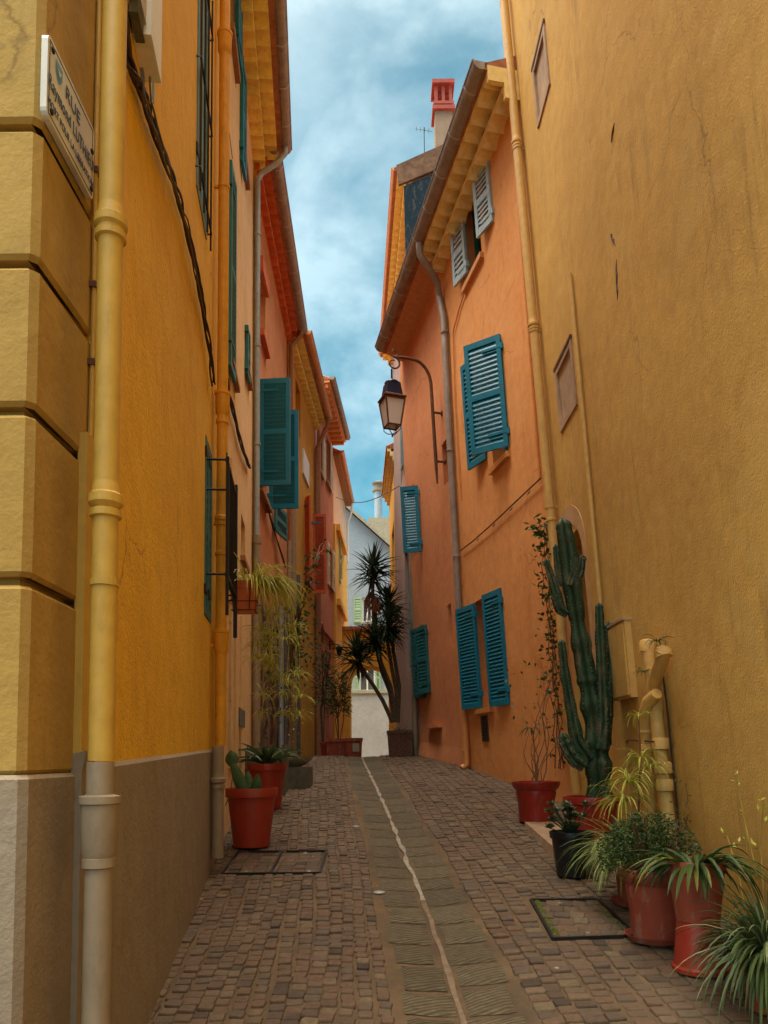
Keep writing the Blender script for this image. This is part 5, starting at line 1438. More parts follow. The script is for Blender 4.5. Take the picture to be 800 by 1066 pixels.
mb = MB(); quadr(mb, [(.175, ze_ + .03), (.235, ze_), (.235, ze_ - .02), (.205, ze_ - .025)])
R0, R1 = .205, .135; zb2 = zbm
for k in range(4):
    a = .35 + math.pi / 4 + k * math.pi / 2; b_ = a + math.pi / 2
    c0, c1 = V((cx_ + R0 * math.cos(a), cy_ + R0 * math.sin(a), zs_)), V((cx_ + R1 * math.cos(a), cy_ + R1 * math.sin(a), zb2))
    d0, d1 = V((cx_ + R0 * math.cos(b_), cy_ + R0 * math.sin(b_), zs_)), V((cx_ + R1 * math.cos(b_), cy_ + R1 * math.sin(b_), zb2))
    mb.tube([c0, c1], .013, 6); mb.tube([c0, d0], .012, 6); mb.tube([c1, d1], .012, 6)
    mb.tube([c1, c1 + V((0, 0, -.05)), V((cx_ + (c1.x - cx_) * .55, cy_ + (c1.y - cy_) * .55, zb2 - .10)), (cx_, cy_, zfin + .03)], .007, 6)
mb.lathe((cx_, cy_, zfin - .02), [(0, 0), (.012, .01), (.016, .025), (.008, .04), (.02, .05), (0, .06)], 10)
mb.build('lantern_frame', M['rustiron'], SL)
mb = MB()
for k in range(4):
    a = .35 + math.pi / 4 + k * math.pi / 2; b_ = a + math.pi / 2; f = .97
    mb.face([V((cx_ + R0 * f * math.cos(a), cy_ + R0 * f * math.sin(a), zs_)), V((cx_ + R1 * f * math.cos(a), cy_ + R1 * f * math.sin(a), zb2)),
             V((cx_ + R1 * f * math.cos(b_), cy_ + R1 * f * math.sin(b_), zb2)), V((cx_ + R0 * f * math.cos(b_), cy_ + R0 * f * math.sin(b_), zs_))])
mb.build('glass', M['glassw'], SL)

# ================================================================ POTS AND PLANTS
def pot(parent, c, r, h, mat, style='plain', taper=.68, name='pot', soil=True):
    mb = MB(); rb = r * taper
    if style == 'plain':
        rim = h * .16; pr = [(rb * .94, 0), (rb, .004), (r * .90, h - rim), (r * .98, h - rim + .004), (r, h - .008), (r * .99, h), (r * .93, h), (r * .90, h - .02), (r * .86, h - rim)]
    elif style == 'classic':
        pr = [(rb * .9, 0), (rb * 1.02, .012), (r * .80, h * .5), (r * .88, h * .72), (r * .86, h * .78), (r * .98, h * .84), (r * 1.06, h * .93), (r * 1.05, h), (r * .96, h * 1.0), (r * .88, h * .93), (r * .84, h * .8)]
    else:
        pr = [(rb, 0), (rb * 1.0, .01), (r * .82, h * .35), (r * .93, h * .62), (r * .94, h * .80), (r * .99, h * .82), (r, h), (r * .93, h), (r * .88, h * .85)]
    mb.lathe(c, pr, 36); o = mb.build(name, mat, parent, True)
    if soil:
        mb = MB(); mb.lathe(V(c) + V((0, 0, h * .86)), [(r * .89, 0), (r * .5, .012), (0, .016)], 20); mb.build('soil', M['soil'], parent)
    return o
def saucer(parent, c, r, mat):
    mb = MB(); mb.lathe(c, [(r * .85, 0), (r, .035), (r * .96, .035), (r * .82, .01), (0, .01)], 28); return mb.build('saucer', mat, parent, True)
def tuft(mb, c, n, L, W, spread, droop, rr, up=.9, tl=0, th=1, nseg=7, fold=.25, az=None, jit=.02):
    for k in range(n):
        a = rr.uniform(0, 2 * math.pi) if az is None else rr.gauss(az[0], az[1])
        s = rr.uniform(.15, 1) * spread
        d = V((math.cos(a) * s, math.sin(a) * s, up))
        b_ = V(c) + V((math.cos(a), math.sin(a), 0)) * rr.uniform(0, jit)
        mb.strap(b_, d, L * rr.uniform(.55, 1.15), W * rr.uniform(.7, 1.2), droop * rr.uniform(.6, 1.4), nseg, fold, tint=min(1, max(0, rr.uniform(tl, th))))
rr = random.Random(21)
LP = 'potted plants standing along the walls'
# left: prickly pear in red plastic pot
p = gpx(262, 882); c = V((p.x, p.y, gnd(p.x, p.y) + .006))
t_ = thing('potted_plant', c, 'prickly pear in a red plastic pot beside the golden house drainpipe', 'potted plant', LP)
sc1 = p.y / 800
pot(t_, c, 27 * sc1, 60 * sc1, M['redplastic'])
def pad(mb, b, d, L, W, T=.018):
    d = V(d).normalized(); s_ = V((d.z, 0, -d.x)).normalized() if abs(d.y) < .9 else V((1, 0, 0)); f = d.cross(s_)
    rows = []
    for i in range(9):
        u = i / 8; w_ = W / 2 * math.sin(math.pi * (.06 + .9 * u) ** .8) ** .7
        rows.append([V(b) + d * L * u + s_ * w_ * math.cos(a) + f * T * (.3 + .7 * math.sin(math.pi * u)) * math.sin(a) for a in [2 * math.pi * k / 12 for k in range(13)]])
    mb.grid(rows)
top = c + V((0, 0, 50 * sc1))
mb = MB()
S = sc1
pad(mb, top + V((-5 * S, 0, 0)), (-.42, 0, 1), 42 * S, 13 * S); pad(mb, top + V((-20 * S, 0, 33 * S)), (-.1, .1, 1), 16 * S, 14 * S)
pad(mb, top + V((-1 * S, 0, 0)), (-.15, .2, 1), 28 * S, 10 * S); pad(mb, top + V((4 * S, 0, 0)), (.12, -.1, 1), 24 * S, 12 * S)
pad(mb, top + V((1 * S, .02, 0)), (.6, .1, .8), 14 * S, 8 * S)
mb.build('pads', M['pear'], t_, True)
mb = MB(); mb.tube([top + V((-20 * S, 0, 20 * S)), top + V((-22 * S, 0, 5 * S)), top + V((-27 * S, 0, -8 * S))], .004, 5); mb.build('stem', M['twig'], t_)
# left: agave in red pot behind
p = gpx(278, 842); c = V((p.x - .0, p.y, gnd(p.x, p.y) + .006)); S = p.y / 800
t_ = thing('potted_plant', c, 'striped agave with arching leaves in the red pot behind the prickly pear', 'potted plant', LP)
pot(t_, c, 21 * S, 46 * S, M['redplastic'])
mb = MB(); tp = c + V((0, 0, 40 * S))
for k in range(26):
    a = k * 2.4 + rr.uniform(-.2, .2); s = rr.uniform(.35, 1.2)
    mb.strap(tp, V((math.cos(a) * s, math.sin(a) * s, 1)), 48 * S * rr.uniform(.75, 1.1), 6.5 * S, rr.uniform(.9, 2.3), 9, .35, .8, tint=rr.uniform(.2, 1))
mb.build('leaves', M['agave'], t_)
# square grey planter and stone basin beyond
p = gpx(304, 822); c = V((p.x, p.y, gnd(p.x, p.y))); S = p.y / 800
t_ = thing('stone_trough', c, 'square mossy concrete planter standing behind the agave pot', 'planter')
mb = MB(); x0, x1, h = c.x - 18 * S, c.x + 19 * S, 23 * S
mb.grid([[(x0, c.y, c.z - .02), (x1, c.y, c.z - .02), (x1, c.y + .36, c.z - .02), (x0, c.y + .36, c.z - .02), (x0, c.y, c.z - .02)],
         [(x0, c.y, c.z + h), (x1, c.y, c.z + h), (x1, c.y + .36, c.z + h), (x0, c.y + .36, c.z + h), (x0, c.y, c.z + h)],
         [(x0 + .03, c.y + .03, c.z + h), (x1 - .03, c.y + .03, c.z + h), (x1 - .03, c.y + .33, c.z + h), (x0 + .03, c.y + .33, c.z + h), (x0 + .03, c.y + .03, c.z + h)],
         [(x0 + .03, c.y + .03, c.z + h - .05), (x1 - .03, c.y + .03, c.z + h - .05), (x1 - .03, c.y + .33, c.z + h - .05), (x0 + .03, c.y + .33, c.z + h - .05), (x0 + .03, c.y + .03, c.z + h - .05)]])
mb.build('trough', M['concrete'], t_); mb = MB(); mb.box(x0 + .03, x1 - .03, c.y + .03, c.y + .33, c.z, c.z + h - .04); mb.build('soil', M['soil'], t_)
# grey block and pale basin against terracotta house
p = gpx(300, 800); Yb = 9.0; S = Yb / 800; bx0 = 400 - 0
def gp(px, Y): x = (px - 400) / 800 * Y; return V((x, Y, gnd(x, Y)))
c = gp(300, 9.4); S = 9.4 / 800
t_ = thing('stone_basin', c, 'pale stone basin on a foot with a small green plant, against the left wall', 'basin')
mb = MB(); mb.lathe(c, [(.13, 0), (.12, .03), (.10, .18), (.22, .24), (.29, .30), (.31, .34), (.27, .34), (.22, .28), (0, .26)], 24); mb.build('basin', M['stone_l'], t_, True)
mb = MB(); tuft(mb, c + V((0, 0, .28)), 40, .30, .012, 1.3, 2.5, rr, 1.0, .1, .9); mb.build('leaves', M['spider'], t_)
c = gp(270, 8.6)
t_ = thing('wood_crate', c, 'grey weathered box standing behind the agave against the peach wall', 'crate')
mb = MB()
for k in range(4): mb.box(c.x - .20, c.x + .26, c.y, c.y + .3, c.z + .02 + .13 * k, c.z + .135 + .13 * k)
mb.build('slats', M['concrete'], t_)
mb = MB(); mb.box(c.x - .22, c.x - .18, c.y - .01, c.y + .31, c.z, c.z + .56); mb.box(c.x + .25, c.x + .29, c.y - .01, c.y + .31, c.z, c.z + .56); mb.build('corner_post', M['concrete'], t_)

# hanging orange planter on the black guard
q_, h_ = WB.loc(250, 605, .22)
Yp = WB.pt(WB.L, 3, .2).y + .14
c0 = at(255, Yp, 638); ct = at(255, Yp, 607); S = Yp / 800
t_ = thing('hanging_planter', c0, 'orange plastic planter clipped to the black window guard, full of yellow green grass', 'hanging planter')
mb = MB(); wb_, wt_ = 10.5 * S, 14.5 * S; dp = .10
ring = lambda w_, d_, z: [(c0.x - w_, Yp - d_, z), (c0.x + w_, Yp - d_, z), (c0.x + w_, Yp + d_, z), (c0.x - w_, Yp + d_, z), (c0.x - w_, Yp - d_, z)]
zt2 = ct.z; hh = zt2 - c0.z
mb.grid([ring(wb_, dp * .7, c0.z), ring(wt_ * .93, dp * .93, zt2 - hh * .24), ring(wt_, dp, zt2 - hh * .24), ring(wt_ * 1.03, dp * 1.03, zt2), ring(wt_ * .93, dp * .9, zt2), ring(wt_ * .9, dp * .85, zt2 - .03)])
mb.face(ring(wb_, dp * .7, c0.z)[:4]); mb.build('pot', M['orangeplastic'], t_)
mb = MB(); mb.face(ring(wt_ * .9, dp * .85, zt2 - .03)[:4]); mb.build('soil', M['soil'], t_)
mb = MB()
for z_, f in ((c0.z + hh * .32, 1.0), (c0.z + .01, .8)): mb.tube([V(p_) for p_ in ring(wt_ * .93 * f + .008, dp * .9 * f + .01, z_)], .004, 6)
gpn = WB.pt(WB.L - .02, zt2, .145)
for dx in (-wt_ * .5, wt_ * .5): mb.tube([(c0.x + dx, Yp - dp - .012, c0.z + .01), (c0.x + dx * 1.2, Yp - dp - .016, zt2), (c0.x + dx * 1.2, Yp - dp - .03, zt2 + .015)], .004, 6)
mb.tube([(c0.x - wt_, Yp - dp - .012, c0.z + hh * .32), (gpn.x, gpn.y, c0.z + hh * .32)], .006, 6); mb.tube([(c0.x - wt_, Yp, zt2 + .005), (gpn.x, gpn.y, zt2 + .01)], .006, 6)
mb.build('wire_holder', M['iron'], t_)
mb = MB(); cc = V((c0.x, Yp, zt2 - .03))
tuft(mb, cc + V((.03, 0, 0)), 70, .30, .010, 1.6, 2.4, rr, .9, .2, 1, jit=.09)
tuft(mb, cc + V((.07, .03, 0)), 190, .46, .010, 1.5, 3.2, rr, .8, .2, 1, az=(0.3, .8), jit=.12)
# hanging runners with plantlets
for k in range(24):
    st_ = cc + V((rr.uniform(.05, .40), rr.uniform(.0, .5), rr.uniform(-.1, .02))); ln = rr.uniform(.2, 1.05)
    en = st_ + V((rr.uniform(.0, .08), rr.uniform(0, .1), -ln))
    mb.tint = .8; mb.tube([st_, st_.lerp(en, .5) + V((.03, 0, .02)), en], .0025, 4, cap=False)
    tuft(mb, en, 20, .19, .010, 1.4, 2.2, rr, .6, .2, 1, jit=.01)
mb.build('leaves', M['spiderY'], t_)

# climbers on the terracotta / ochre walls
def bramble(path, n, L, W, mat, rr, spread=.12, stemr=.008, label='', name='climbing_plant', cat='climber', group=None, stemmat='twig', nst=3, th=1.0):
    P = [V(p) for p in path]; t_ = thing(name, P[0], label, cat, group)
    mb = MB()
    for j in range(nst):
        off = V((rr.gauss(0, .02), rr.gauss(0, .02), 0)); pts = []
        for a, b in zip(P, P[1:]):
            for i in range(5): pts.append(a.lerp(b, i / 5) + off + V((rr.gauss(0, .012), rr.gauss(0, .012), 0)))
        pts.append(P[-1] + off); mb.tube(pts, [stemr * (1 - .6 * i / len(pts)) for i in range(len(pts))], 5)
    mb.build('stem', M[stemmat], t_)
    mb = MB()
    for k in range(n):
        u = rr.random() ** .8 * (len(P) - 1); i = min(int(u), len(P) - 2); b = P[i].lerp(P[i + 1], u - i)
        b = b + V((rr.gauss(0, spread), rr.gauss(0, spread), rr.gauss(0, spread)))
        mb.tint = rr.random() * th; mb.leaf(b, V((rr.gauss(0, 1), rr.gauss(0, 1), rr.gauss(-.3, .7))), L * rr.uniform(.6, 1.3), W * rr.uniform(.6, 1.2), V((rr.gauss(0, 1), rr.gauss(0, 1), rr.gauss(0, 1))))
    mb.build('leaves', mat, t_); return t_
def wp(W, x, y, n): q, h = W.loc(x, y, n); return W.pt(q, h, n)
bramble([wp(WD, 282, 775, .12), wp(WD, 284, 730, .15), wp(WD, 281, 690, .14), wp(WD, 276, 655, .14)], 110, .07, .035, M['vine'], rr, .10, .009, 'dark sprigs creeping up the rubble foot of the terracotta house')
bramble([wp(WD, 300, 775, .1), wp(WD, 302, 720, .14), wp(WD, 303, 680, .16), wp(WD, 306, 655, .18)], 170, .07, .035, M['spiderY'], rr, .13, .008, 'yellowish climber on the pipes where the terracotta and ochre houses meet')
bramble([wp(WE, 303, 665, .1), wp(WE, 308, 650, .3), wp(WE, 314, 630, .45), wp(WE, 322, 600, .6), wp(WE, 330, 582, .7), wp(WE, 338, 566, .75)], 70, .10, .06, M['vine'], rr, .08, .016, 'small tree branch leaning out of the ochre wall towards the lane', 'branch', 'branch')
bramble([wp(WE, 304, 700, .1), wp(WE, 307, 680, .2), wp(WE, 311, 655, .25), wp(WE, 311, 630, .3)], 260, .10, .055, M['vine'], rr, .16, .010, 'dense dark climber clump on the ochre wall beneath the red shutters')

def leafbush(mb, c, R3, n, L, W, rr, droop=.3):
    for k in range(n):
        a, e = rr.uniform(0, 2 * math.pi), rr.uniform(-.3, 1.4); r = rr.random() ** .45
        b = V(c) + V((math.cos(a) * math.cos(e) * R3[0] * r, math.sin(a) * math.cos(e) * R3[1] * r, math.sin(e) * R3[2] * r))
        mb.tint = rr.random(); mb.leaf(b, V((math.cos(a) + rr.gauss(0, .5), math.sin(a) + rr.gauss(0, .5), rr.gauss(.3, .6) - droop)), L * rr.uniform(.6, 1.3), W * rr.uniform(.7, 1.2), V((rr.gauss(0, 1), rr.gauss(0, 1), rr.gauss(0, 1))))
# far red troughs with oleander, left side
for (px, Y, h, w_, lb, hasp) in ((343, 15.4, .30, .36, 'small red clay trough at the far left, nearest the rose house door', 0), (352, 14.6, .34, .46, 'red clay trough with tall dark shrub at the crest of the lane, left side', 1), (368, 14.4, .36, .30, 'square reddish trough with a pale worn patch, right of the shrub trough', 0)):
    c = gp(px, Y); t_ = thing('clay_trough', c, lb, 'planter', 'clay troughs at the crest of the lane')
    mb = MB(); x0, x1 = c.x - w_ / 2, c.x + w_ / 2
    rg_ = lambda a, z: [(x0 + a, Y + a, z), (x1 - a, Y + a, z), (x1 - a, Y + .34 - a, z), (x0 + a, Y + .34 - a, z), (x0 + a, Y + a, z)]
    mb.grid([rg_(.02, c.z - .05), rg_(.0, c.z + h - .06), rg_(-.012, c.z + h - .06), rg_(-.012, c.z + h), rg_(.03, c.z + h), rg_(.03, c.z + h - .05)])
    mb.build('trough', M['redglaze'] if hasp == 0 and px < 350 else M['clay'], t_)
    mb = MB(); mb.face(rg_(.03, c.z + h - .05)[:4]); mb.build('soil', M['soil'], t_)
    if px > 360: mb = MB(); mb.box(c.x - .02, c.x + .1, Y - .004, Y + .02, c.z + .1, c.z + .26); mb.build('worn_patch', M['stone_l'], t_)
    if hasp:
        mb = MB(); leafbush(mb, c + V((0, .17, .95)), (.22, .22, .75), 650, .13, .022, rr); mb.build('leaves', M['bush'], t_)
        mb = MB(); [mb.tube([c + V((0, .17, .2)), c + V((rr.gauss(0, .05), .17, .7)), c + V((rr.gauss(0, .12), .17 + rr.gauss(0, .1), 1.4))], .008, 5) for k in range(7)]; mb.build('stem', M['twig'], t_)
c = gp(336, 16.2); t_ = thing('shrub', c, 'dark upright shrub growing before the rose house doors', 'shrub')
mb = MB(); leafbush(mb, c + V((0, 0, 1.3)), (.2, .3, 1.2), 420, .11, .03, rr); mb.build('leaves', M['vine'], t_)
mb = MB(); [mb.tube([c, c + V((rr.gauss(0, .04), 0, 1)), c + V((rr.gauss(0, .12), rr.gauss(0, .1), 2.2))], .012, 5) for k in range(5)]; mb.build('stem', M['bark'], t_)

# yucca in rusty planter, right at the crest
Y = 13.0; c = gp(416, Y); c = V((.26, Y, gnd(.26, Y))); S = Y / 800
t_ = thing('potted_yucca', c, 'tall dark yucca with several leaning trunks in a rusty brown planter at the crest', 'potted tree')
mb = MB(); w_ = 13 * S; h = 27 * S
rg_ = lambda a, z: [(c.x - w_ + a, Y - w_ + a, z), (c.x + w_ - a, Y - w_ + a, z), (c.x + w_ - a, Y + w_ - a, z), (c.x - w_ + a, Y + w_ - a, z), (c.x - w_ + a, Y - w_ + a, z)]
mb.grid([rg_(.03, c.z - .05), rg_(.0, c.z + h - .05), rg_(-.01, c.z + h - .05), rg_(-.01, c.z + h), rg_(.03, c.z + h), rg_(.03, c.z + h - .06)])
mb.build('planter', M['rusty'], t_); mb = MB(); mb.face(rg_(.03, c.z + h - .06)[:4]); mb.build('soil', M['soil'], t_)
base = c + V((0, 0, h - .08))
def yy(px, py, dy=0.0): d = ray(px, py); t = (Y + dy) / d.y; return EYE + d * t
trunks = [([(411, 752), (406, 720), (398, 700), (390, 665), (388, 620), (389, 600)], (389, 592), 30, .1), ([(413, 752), (413, 720), (408, 695), (404, 670), (404, 655)], (404, 650), 27, -.05),
          ([(409, 752), (399, 730), (388, 712), (379, 700), (374, 690)], (372, 680), 30, -.1), ([(414, 752), (416, 715), (410, 680), (406, 640)], (405, 628), 24, .15), ([(412, 752), (407, 715), (397, 690), (393, 672)], (391, 664), 26, -.12)]
cr_ = MB(); dead = MB()
for pth, cr0, Ls, dy in trunks:
    mb = MB(); pts = [yy(x, y, dy * i / len(pth)) for i, (x, y) in enumerate(pth)]; mb.tube(pts, [.038 - .012 * i / len(pts) for i in range(len(pts))], 9); mb.build('trunk', M['bark'], t_, True)
    ce = yy(cr0[0], cr0[1], dy)
    cm_ = MB()
    for k in range(130):
        a = rr.uniform(0, 6.283); e = rr.uniform(-.75, 1.5)
        d = V((math.cos(a) * math.cos(e), math.sin(a) * math.cos(e), math.sin(e)))
        cm_.strap(ce + V((0, 0, rr.uniform(-.22, .06))), d, Ls * S * rr.uniform(.8, 1.15), .042, .45, 4, .3, .9, tint=rr.random())
    cm_.build('crown', M['yucca'], t_)
ce = yy(389, 612, .1)
for k in range(70):
    a = rr.uniform(0, 6.283); dead.strap(ce + V((0, 0, rr.uniform(-.35, -.05))), V((math.cos(a), math.sin(a), -.3)), .34, .028, 3.5, 5, .3, .8, tint=rr.random())
dead.build('dead_leaves', M['deadleaf'], t_)
mb = MB(); tuft(mb, base, 60, .35, .015, 1.4, 2.2, rr, .8, 0, .8); mb.build('underplanting', M['bush'], t_)

# ---- right hand pots
def place(px, py, dz=0.0, step=False):
    p = gpx(px, py)
    if step:
        for _ in range(6): p = gpx(px, py, gk(p.x, p.y) - gnd(p.x, p.y))
        return V((p.x, p.y, gk(p.x, p.y) + .001))
    return V((p.x, p.y, gnd(p.x, p.y) + .008))
# 1 red pot with dry vine
c = place(559, 857); S = c.y / 800
t_ = thing('potted_plant', c, 'dry leafless vine in a faded red pot against the orange wall', 'potted plant', LP)
pot(t_, c, 23.5 * S, 42 * S, M['redglaze'], 'classic', .74)
mb = MB(); z0 = c.z + 34 * S
for k in range(9):
    b0 = V((c.x + rr.gauss(.0, .03), c.y + rr.gauss(0, .03), z0)); pts = [b0]; tx = rr.gauss(.06, .12); hh_ = rr.uniform(.6, 1.35)
    for i in range(1, 9): pts.append(b0 + V((tx * i / 8 + .04 * math.sin(i * 1.1 + k), .25 * i / 8, hh_ * i / 8)))
    mb.tube(pts, [.006 - .0005 * i for i in range(9)], 5)
mb.build('stem', M['twig'], t_)
mb = MB()
for k in range(90): mb.tint = rr.random(); mb.leaf(V((c.x + rr.gauss(.03, .13), c.y + rr.gauss(.12, .08), z0 + rr.uniform(.5, 1.2))), V((rr.gauss(0, 1), rr.gauss(0, 1), rr.gauss(-.5, .7))), .05, .025)
for k in range(14): mb.strap(V((c.x - .03, c.y, z0 + .55)), V((rr.gauss(0, 1), rr.gauss(0, 1), .3)), .15, .012, 2.4, 5, tint=.1)
mb.build('leaves', M['vine'], t_)
# climbing vine on the junction pipe
bramble([raw(583, 800, .12), raw(580, 740, .13), raw(577, 700, .13), raw(573, 650, .14), raw(570, 610, .14), raw(566, 560, .14), raw(566, 545, .14)], 420, .065, .034, M['vine'], rr, .055, .006, 'thin leafy vine climbing the tan drainpipe at the corner of the orange house', nst=4)
# 2 cactus in dark red pot
c = place(617, 884, step=True); c = V((min(c.x, 1.62), c.y, c.z)); c = V((.271 * 6.0 - .03, 6.0, gk(1.6, 6.0))); S = c.y / 800
t_ = thing('potted_cactus', c, 'tall branching dark green cactus in a wide dark red pot', 'potted cactus')
pot(t_, c, 29 * S, 47 * S, M['redglaze'], 'plain', .8)
def cq(px, py, dy=0.0): d = ray(px, py); t = (c.y + dy) / d.y; return EYE + d * t
def rib(k5=5, amp=.46):
    return lambda a, k: 1 + amp * (abs(math.cos(a * k5 / 2)) ** .8 - .55)
def column(mb, path, rad, dy=0.0, wob=.10, ribs=5):
    P = [cq(x, y, dy) for x, y in path]; Q = []; Rr = []
    n = 9
    for i, (a, b) in enumerate(zip(P, P[1:])):
        for j in range(n): Q.append(a.lerp(b, j / n)); Rr.append(.70 * lerp(rad[i], rad[i + 1], j / n))
    Q.append(P[-1]); Rr.append(.78 * rad[-1])
    # smooth the path
    for _ in range(3): Q = [Q[0]] + [(Q[i - 1] + Q[i] * 2 + Q[i + 1]) / 4 for i in range(1, len(Q) - 1)] + [Q[-1]]
    ph = rr.uniform(0, 6)
    Rr = [r * (1 + wob * noise.noise(V((i * .55, ph, 0))) + wob * .7 * math.sin(i * .9 + ph)) for i, r in enumerate(Rr)]
    d = (Q[-1] - Q[-2]).normalized(); r0 = Rr[-1]
    for k in range(1, 6): a = math.pi / 2 * k / 5.2; Q.append(Q[-1] + d * r0 * .26); Rr.append(r0 * math.cos(a))
    rings = mb.tube([q for q in Q], Rr, 30, fn=rib(ribs))
    for i in range(1, len(rings) - 4):
        for k in range(ribs):
            if rr.random() < .8:
                v = mb.v[rings[i][k * 30 // ribs]]; o_ = (v - Q[i]).normalized()
                for _ in range(3):
                    d = (o_ + V((rr.gauss(0, .6), rr.gauss(0, .6), rr.gauss(0, .6)))).normalized(); SPN.tube([v - o_ * .002, v + d * .011], [.0014, .0004], 3, cap=False)
mb = MB(); SPN = MB()
S2 = S
column(mb, [(625, 850), (623, 800), (622, 770), (614, 720), (608, 690)], [17 * S, 16 * S, 15 * S, 13 * S, 12 * S], 0, .16)
column(mb, [(611, 705), (605, 670), (600, 640)], [12 * S, 13 * S, 8 * S], .0, .08)
column(mb, [(601, 645), (596, 610), (592, 575), (587, 548)], [10 * S, 13 * S, 12 * S, 10 * S], .0, .05)
column(mb, [(614, 790), (601, 772), (594, 735), (588, 700), (585, 670)], [9 * S, 9 * S, 7 * S, 6 * S, 5 * S], -.05, .10)
column(mb, [(608, 798), (597, 790), (589, 775), (587, 768)], [8 * S, 9 * S, 8 * S, 6 * S], -.08, .08)
column(mb, [(628, 775), (631, 745), (633, 700), (634, 660), (634, 653)], [10 * S, 9 * S, 8 * S, 7 * S, 6 * S], .03, .07)
column(mb, [(626, 780), (629, 750), (627, 700), (625, 660), (624, 632)], [9 * S, 8 * S, 7 * S, 6.5 * S, 5 * S], -.06, .07)
column(mb, [(625, 772), (628, 765), (631, 745)], [10 * S, 10 * S, 8 * S], 0, .1)
column(mb, [(584, 635), (580, 620), (574, 600), (569, 585)], [6.5 * S, 6.5 * S, 5 * S, 3.5 * S], .02, .05)
column(mb, [(591, 640), (582, 634), (578, 622)], [5 * S, 6 * S, 5 * S], .02, .05)
column(mb, [(596, 605), (604, 598), (606, 582), (607, 582)], [4 * S, 5.5 * S, 5 * S, 4 * S], .0, .05)
column(mb, [(593, 610), (598, 595), (597, 582)], [5 * S, 5 * S, 4 * S], -.05, .05)
column(mb, [(583, 610), (581, 590), (579, 570)], [5 * S, 5 * S, 4 * S], .06, .05)
mb.build('cactus_body', M['cactus'], t_, True)
o = SPN.build('spines', M['spine'], t_); o['kind'] = 'stuff'
# 3 black pot with succulent
c = place(597, 913); S = c.y / 800
t_ = thing('potted_plant', c, 'grey green succulent in a shiny black plastic pot in front of the cactus', 'potted plant', LP)
pot(t_, c, 23 * S, 45 * S, M['blackplastic'], 'plain', .72)
mb = MB(); z0 = c.z + 40 * S
for k in range(30):
    a = rr.uniform(0, 6.28); r = rr.uniform(0, .10); hh_ = rr.uniform(.03, .22); e = V((c.x - .03 + math.cos(a) * r * 1.3, c.y + math.sin(a) * r, z0 + hh_))
    mb.tint = .1; mb.tube([V((c.x, c.y, z0)), e], .005, 5)
    for j in range(16): b = j * 2.4; mb.tint = rr.uniform(.1, 1); mb.leaf(e, V((math.cos(b), math.sin(b), rr.uniform(.1, 1.2))), .05, .022)
mb.build('leaves', M['agave'], t_)
# 4 spider plant in dark clay pot with saucer
c = place(662, 943); S = c.y / 800
t_ = thing('potted_plant', c, 'long arching pale green grass plant in a dark pot right of the black pot', 'potted plant', LP)
pot(t_, c + V((0, 0, .01)), 22 * S, 48 * S, M['clay'], 'plain', .75); saucer(t_, c, 25 * S, M['clay'])
mb = MB(); tuft(mb, c + V((-.04, -.02, 46 * S)), 260, .44, .012, 1.4, 2.3, rr, 1.0, .1, 1, jit=.05); tuft(mb, c + V((-.04, -.03, 46 * S)), 70, .44, .011, 1.4, 2.6, rr, .8, .3, 1, az=(3.6, .7)); mb.build('leaves', M['spider'], t_)
# wall hugging yellow-green plant with stems, over the pots
c2 = V((raw(666, 850, .2).x, raw(666, 850, .2).y, 0)); c2 = V((1.62, 5.0, gnd(1.62, 5.0)))
t_ = thing('potted_plant', c2, 'tall thin yellow green plant in front of the soil pipes', 'potted plant', LP)
pot(t_, c2, .12, .24, M['clay'], 'plain')
mb = MB(); 
def cw(px, py): d = ray(px, py); return EYE + d * (5.0 / d.y)
tp = [c2 + V((0, 0, .2)), cw(665, 850), cw(667, 790), cw(665, 745)]
mb.tube(tp, [.008, .007, .006, .004], 6); mb.build('stem', M['twig'], t_)
mb = MB()
for (x, y, n, L) in ((665, 745, 12, .16), (668, 790, 40, .20), (655, 815, 60, .28), (650, 835, 60, .28), (676, 800, 26, .18)): tuft(mb, cw(x, y), n, L, .009, 1.5, 2.6, rr, .6, .1, 1, jit=.02)
mb.build('leaves', M['spiderY'], t_)
# weeds on the pipe joints
for (x, y, lb) in ((684, 668, 'small weed tuft sprouting on top of the soil pipe'), (671, 700, 'dark grassy weed hanging beside the soil pipe elbow')):
    mb = MB(); tuft(mb, raw(x, y, .12), 18, .11, .008, 1.5, 2.4, rr, .7, 0, .9); mb.thing('weed', M['bush'] if y < 690 else M['strapd'], lb, 'weed')
# 5 big terracotta pot with saucer and bushy plant
c = place(683, 980); S = c.y / 800
t_ = thing('potted_plant', c, 'bushy fine leaved green plant in a wide terracotta pot on a saucer', 'potted plant', LP)
pot(t_, c + V((0, 0, .012)), 32 * S, 70 * S, M['clay'], 'classic', .70); saucer(t_, c, 31 * S, M['clay'])
mb = MB(); leafbush(mb, c + V((0, .02, 80 * S)), (.26, .22, .26), 3400, .026, .010, rr, .1); leafbush(mb, c + V((-.08, .14, 80 * S)), (.18, .14, .20), 900, .026, .010, rr, .1)
mb.build('leaves', M['bush'], t_)
mb = MB()
for k in range(26): a = rr.uniform(0, 6.28); mb.tube([c + V((0, 0, 60 * S)), c + V((math.cos(a) * .16, math.sin(a) * .14, 60 * S + rr.uniform(.15, .35)))], .003, 4)
mb.build('stem', M['twig'], t_)
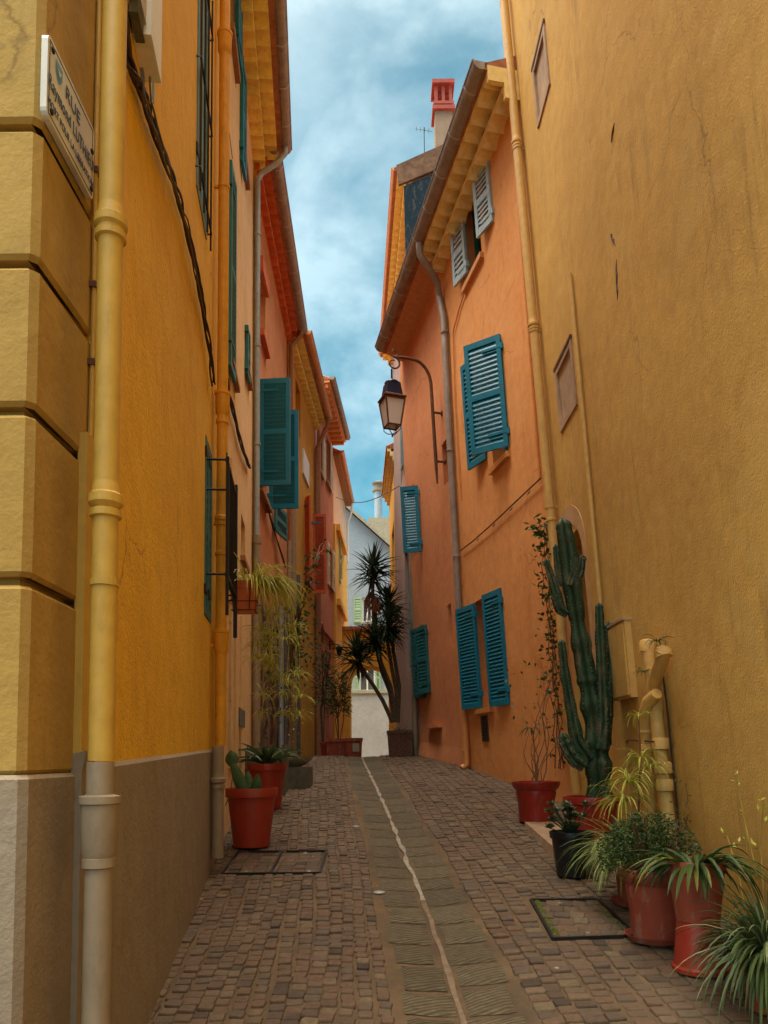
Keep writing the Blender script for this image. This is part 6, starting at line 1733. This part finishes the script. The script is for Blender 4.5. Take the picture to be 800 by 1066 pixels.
# 6 upturned red pot carrying a terracotta pot with strap leaved plant
c = place(729, 1012); S = c.y / 800
mb = MB(); mb.lathe(c, [(27 * S, 0), (27.5 * S, .02), (25 * S, .03), (21 * S, 48 * S), (20 * S, 50 * S), (0, 50 * S)], 32)
mb.thing('upturned_pot', M['redplastic'], 'red pot turned upside down as a stand under the strap leaved plant', 'pot', smooth=True)
c6 = c + V((0, 0, 50 * S + .002))
t_ = thing('potted_plant', c6, 'dark strap leaved plant in a clay pot raised on the upturned red pot', 'potted plant', LP)
pot(t_, c6, 29 * S, 60 * S, M['clay'], 'bell', .74)
mb = MB(); tp = c6 + V((0, 0, 50 * S))
for k in range(85):
    a = rr.uniform(0, 6.28); s = rr.uniform(.5, 1.6); mb.strap(tp + V((math.cos(a) * .05, math.sin(a) * .05, 0)), V((math.cos(a) * s, math.sin(a) * s, .7)), rr.uniform(.22, .42), .028, rr.uniform(1.2, 2.8), 8, .2, .7, tint=min(1, rr.random() ** 1.5))
mb.build('leaves', M['strapd'], t_)
# 7 big spider plant at the bottom right corner
c = V((.488 * 3.35, 3.35, gnd(1.6, 3.35) + .008)); S = c.y / 800
t_ = thing('potted_plant', c, 'large white striped spider plant filling the bottom right corner', 'potted plant', LP)
pot(t_, c, .14, .20, M['clay'], 'plain')
mb = MB(); tp = c + V((.0, 0, .20))
tuft(mb, tp, 330, .40, .014, 1.25, 2.2, rr, 1.1, .15, 1, jit=.07, nseg=8); tuft(mb, tp + V((-.03, -.05, 0)), 110, .42, .014, 1.5, 2.8, rr, .8, .3, 1, az=(4.2, .9), jit=.06, nseg=8)
mb.build('leaves', M['spiderD'], t_)
# dry yellow stalks against the tan wall
t_ = thing('dry_stalks', V((1.8, 4.0, gnd(1.8, 4.0))), 'tall dry yellow stalks standing against the tan wall above the spider plant', 'dry plant')
mb = MB()
def wr(px, py, n=.06): q, h = WRA.loc(px, py, n); return WRA.pt(q, h, n)
for pth in (((790, 960), (786, 900), (774, 850), (766, 802)), ((785, 970), (779, 900), (776, 870)), ((796, 950), (792, 880), (795, 835)), ((779, 960), (768, 905), (757, 870))):
    mb.tube([wr(x, y) for x, y in pth], [.005, .004, .003, .002][:len(pth)], 5)
mb.build('stem', M['twigy'], t_); mb = MB()
for (x, y) in ((766, 802), (767, 815), (774, 850), (793, 835), (795, 850), (776, 870), (757, 870), (768, 880), (786, 880)):
    for k in range(4): mb.tint = rr.uniform(.3, 1); mb.leaf(wr(x + rr.gauss(0, 2), y + rr.gauss(0, 4)), V((rr.gauss(0, .4), rr.gauss(0, 1), rr.gauss(.5, .5))), .04, .015)
mb.build('leaves', M['spiderY'], t_)
bramble([raw(716, 905, .03), raw(712, 870, .03), raw(716, 845, .03), raw(713, 815, .03)], 40, .03, .014, M['vine'], rr, .035, .003, 'sparse wiry weed climbing the tan wall right of the soil pipes', 'climbing_weed', 'weed', nst=2)
# terracotta bits and small weeds in the paving edge
mb = MB()
for k in range(60):
    Yk = rr.uniform(3, 12); xk = left_edge(Yk) + rr.uniform(.03, .09) if rr.random() < .6 else right_edge(Yk) - rr.uniform(.0, .06)
    tuft(mb, V((xk, Yk, gnd(xk, Yk))), 5, .035, .004, 1.2, 1.5, rr, .8, 0, 1, nseg=3, jit=.01)
o = mb.build('edge_grass', M['bush']); o['kind'] = 'stuff'
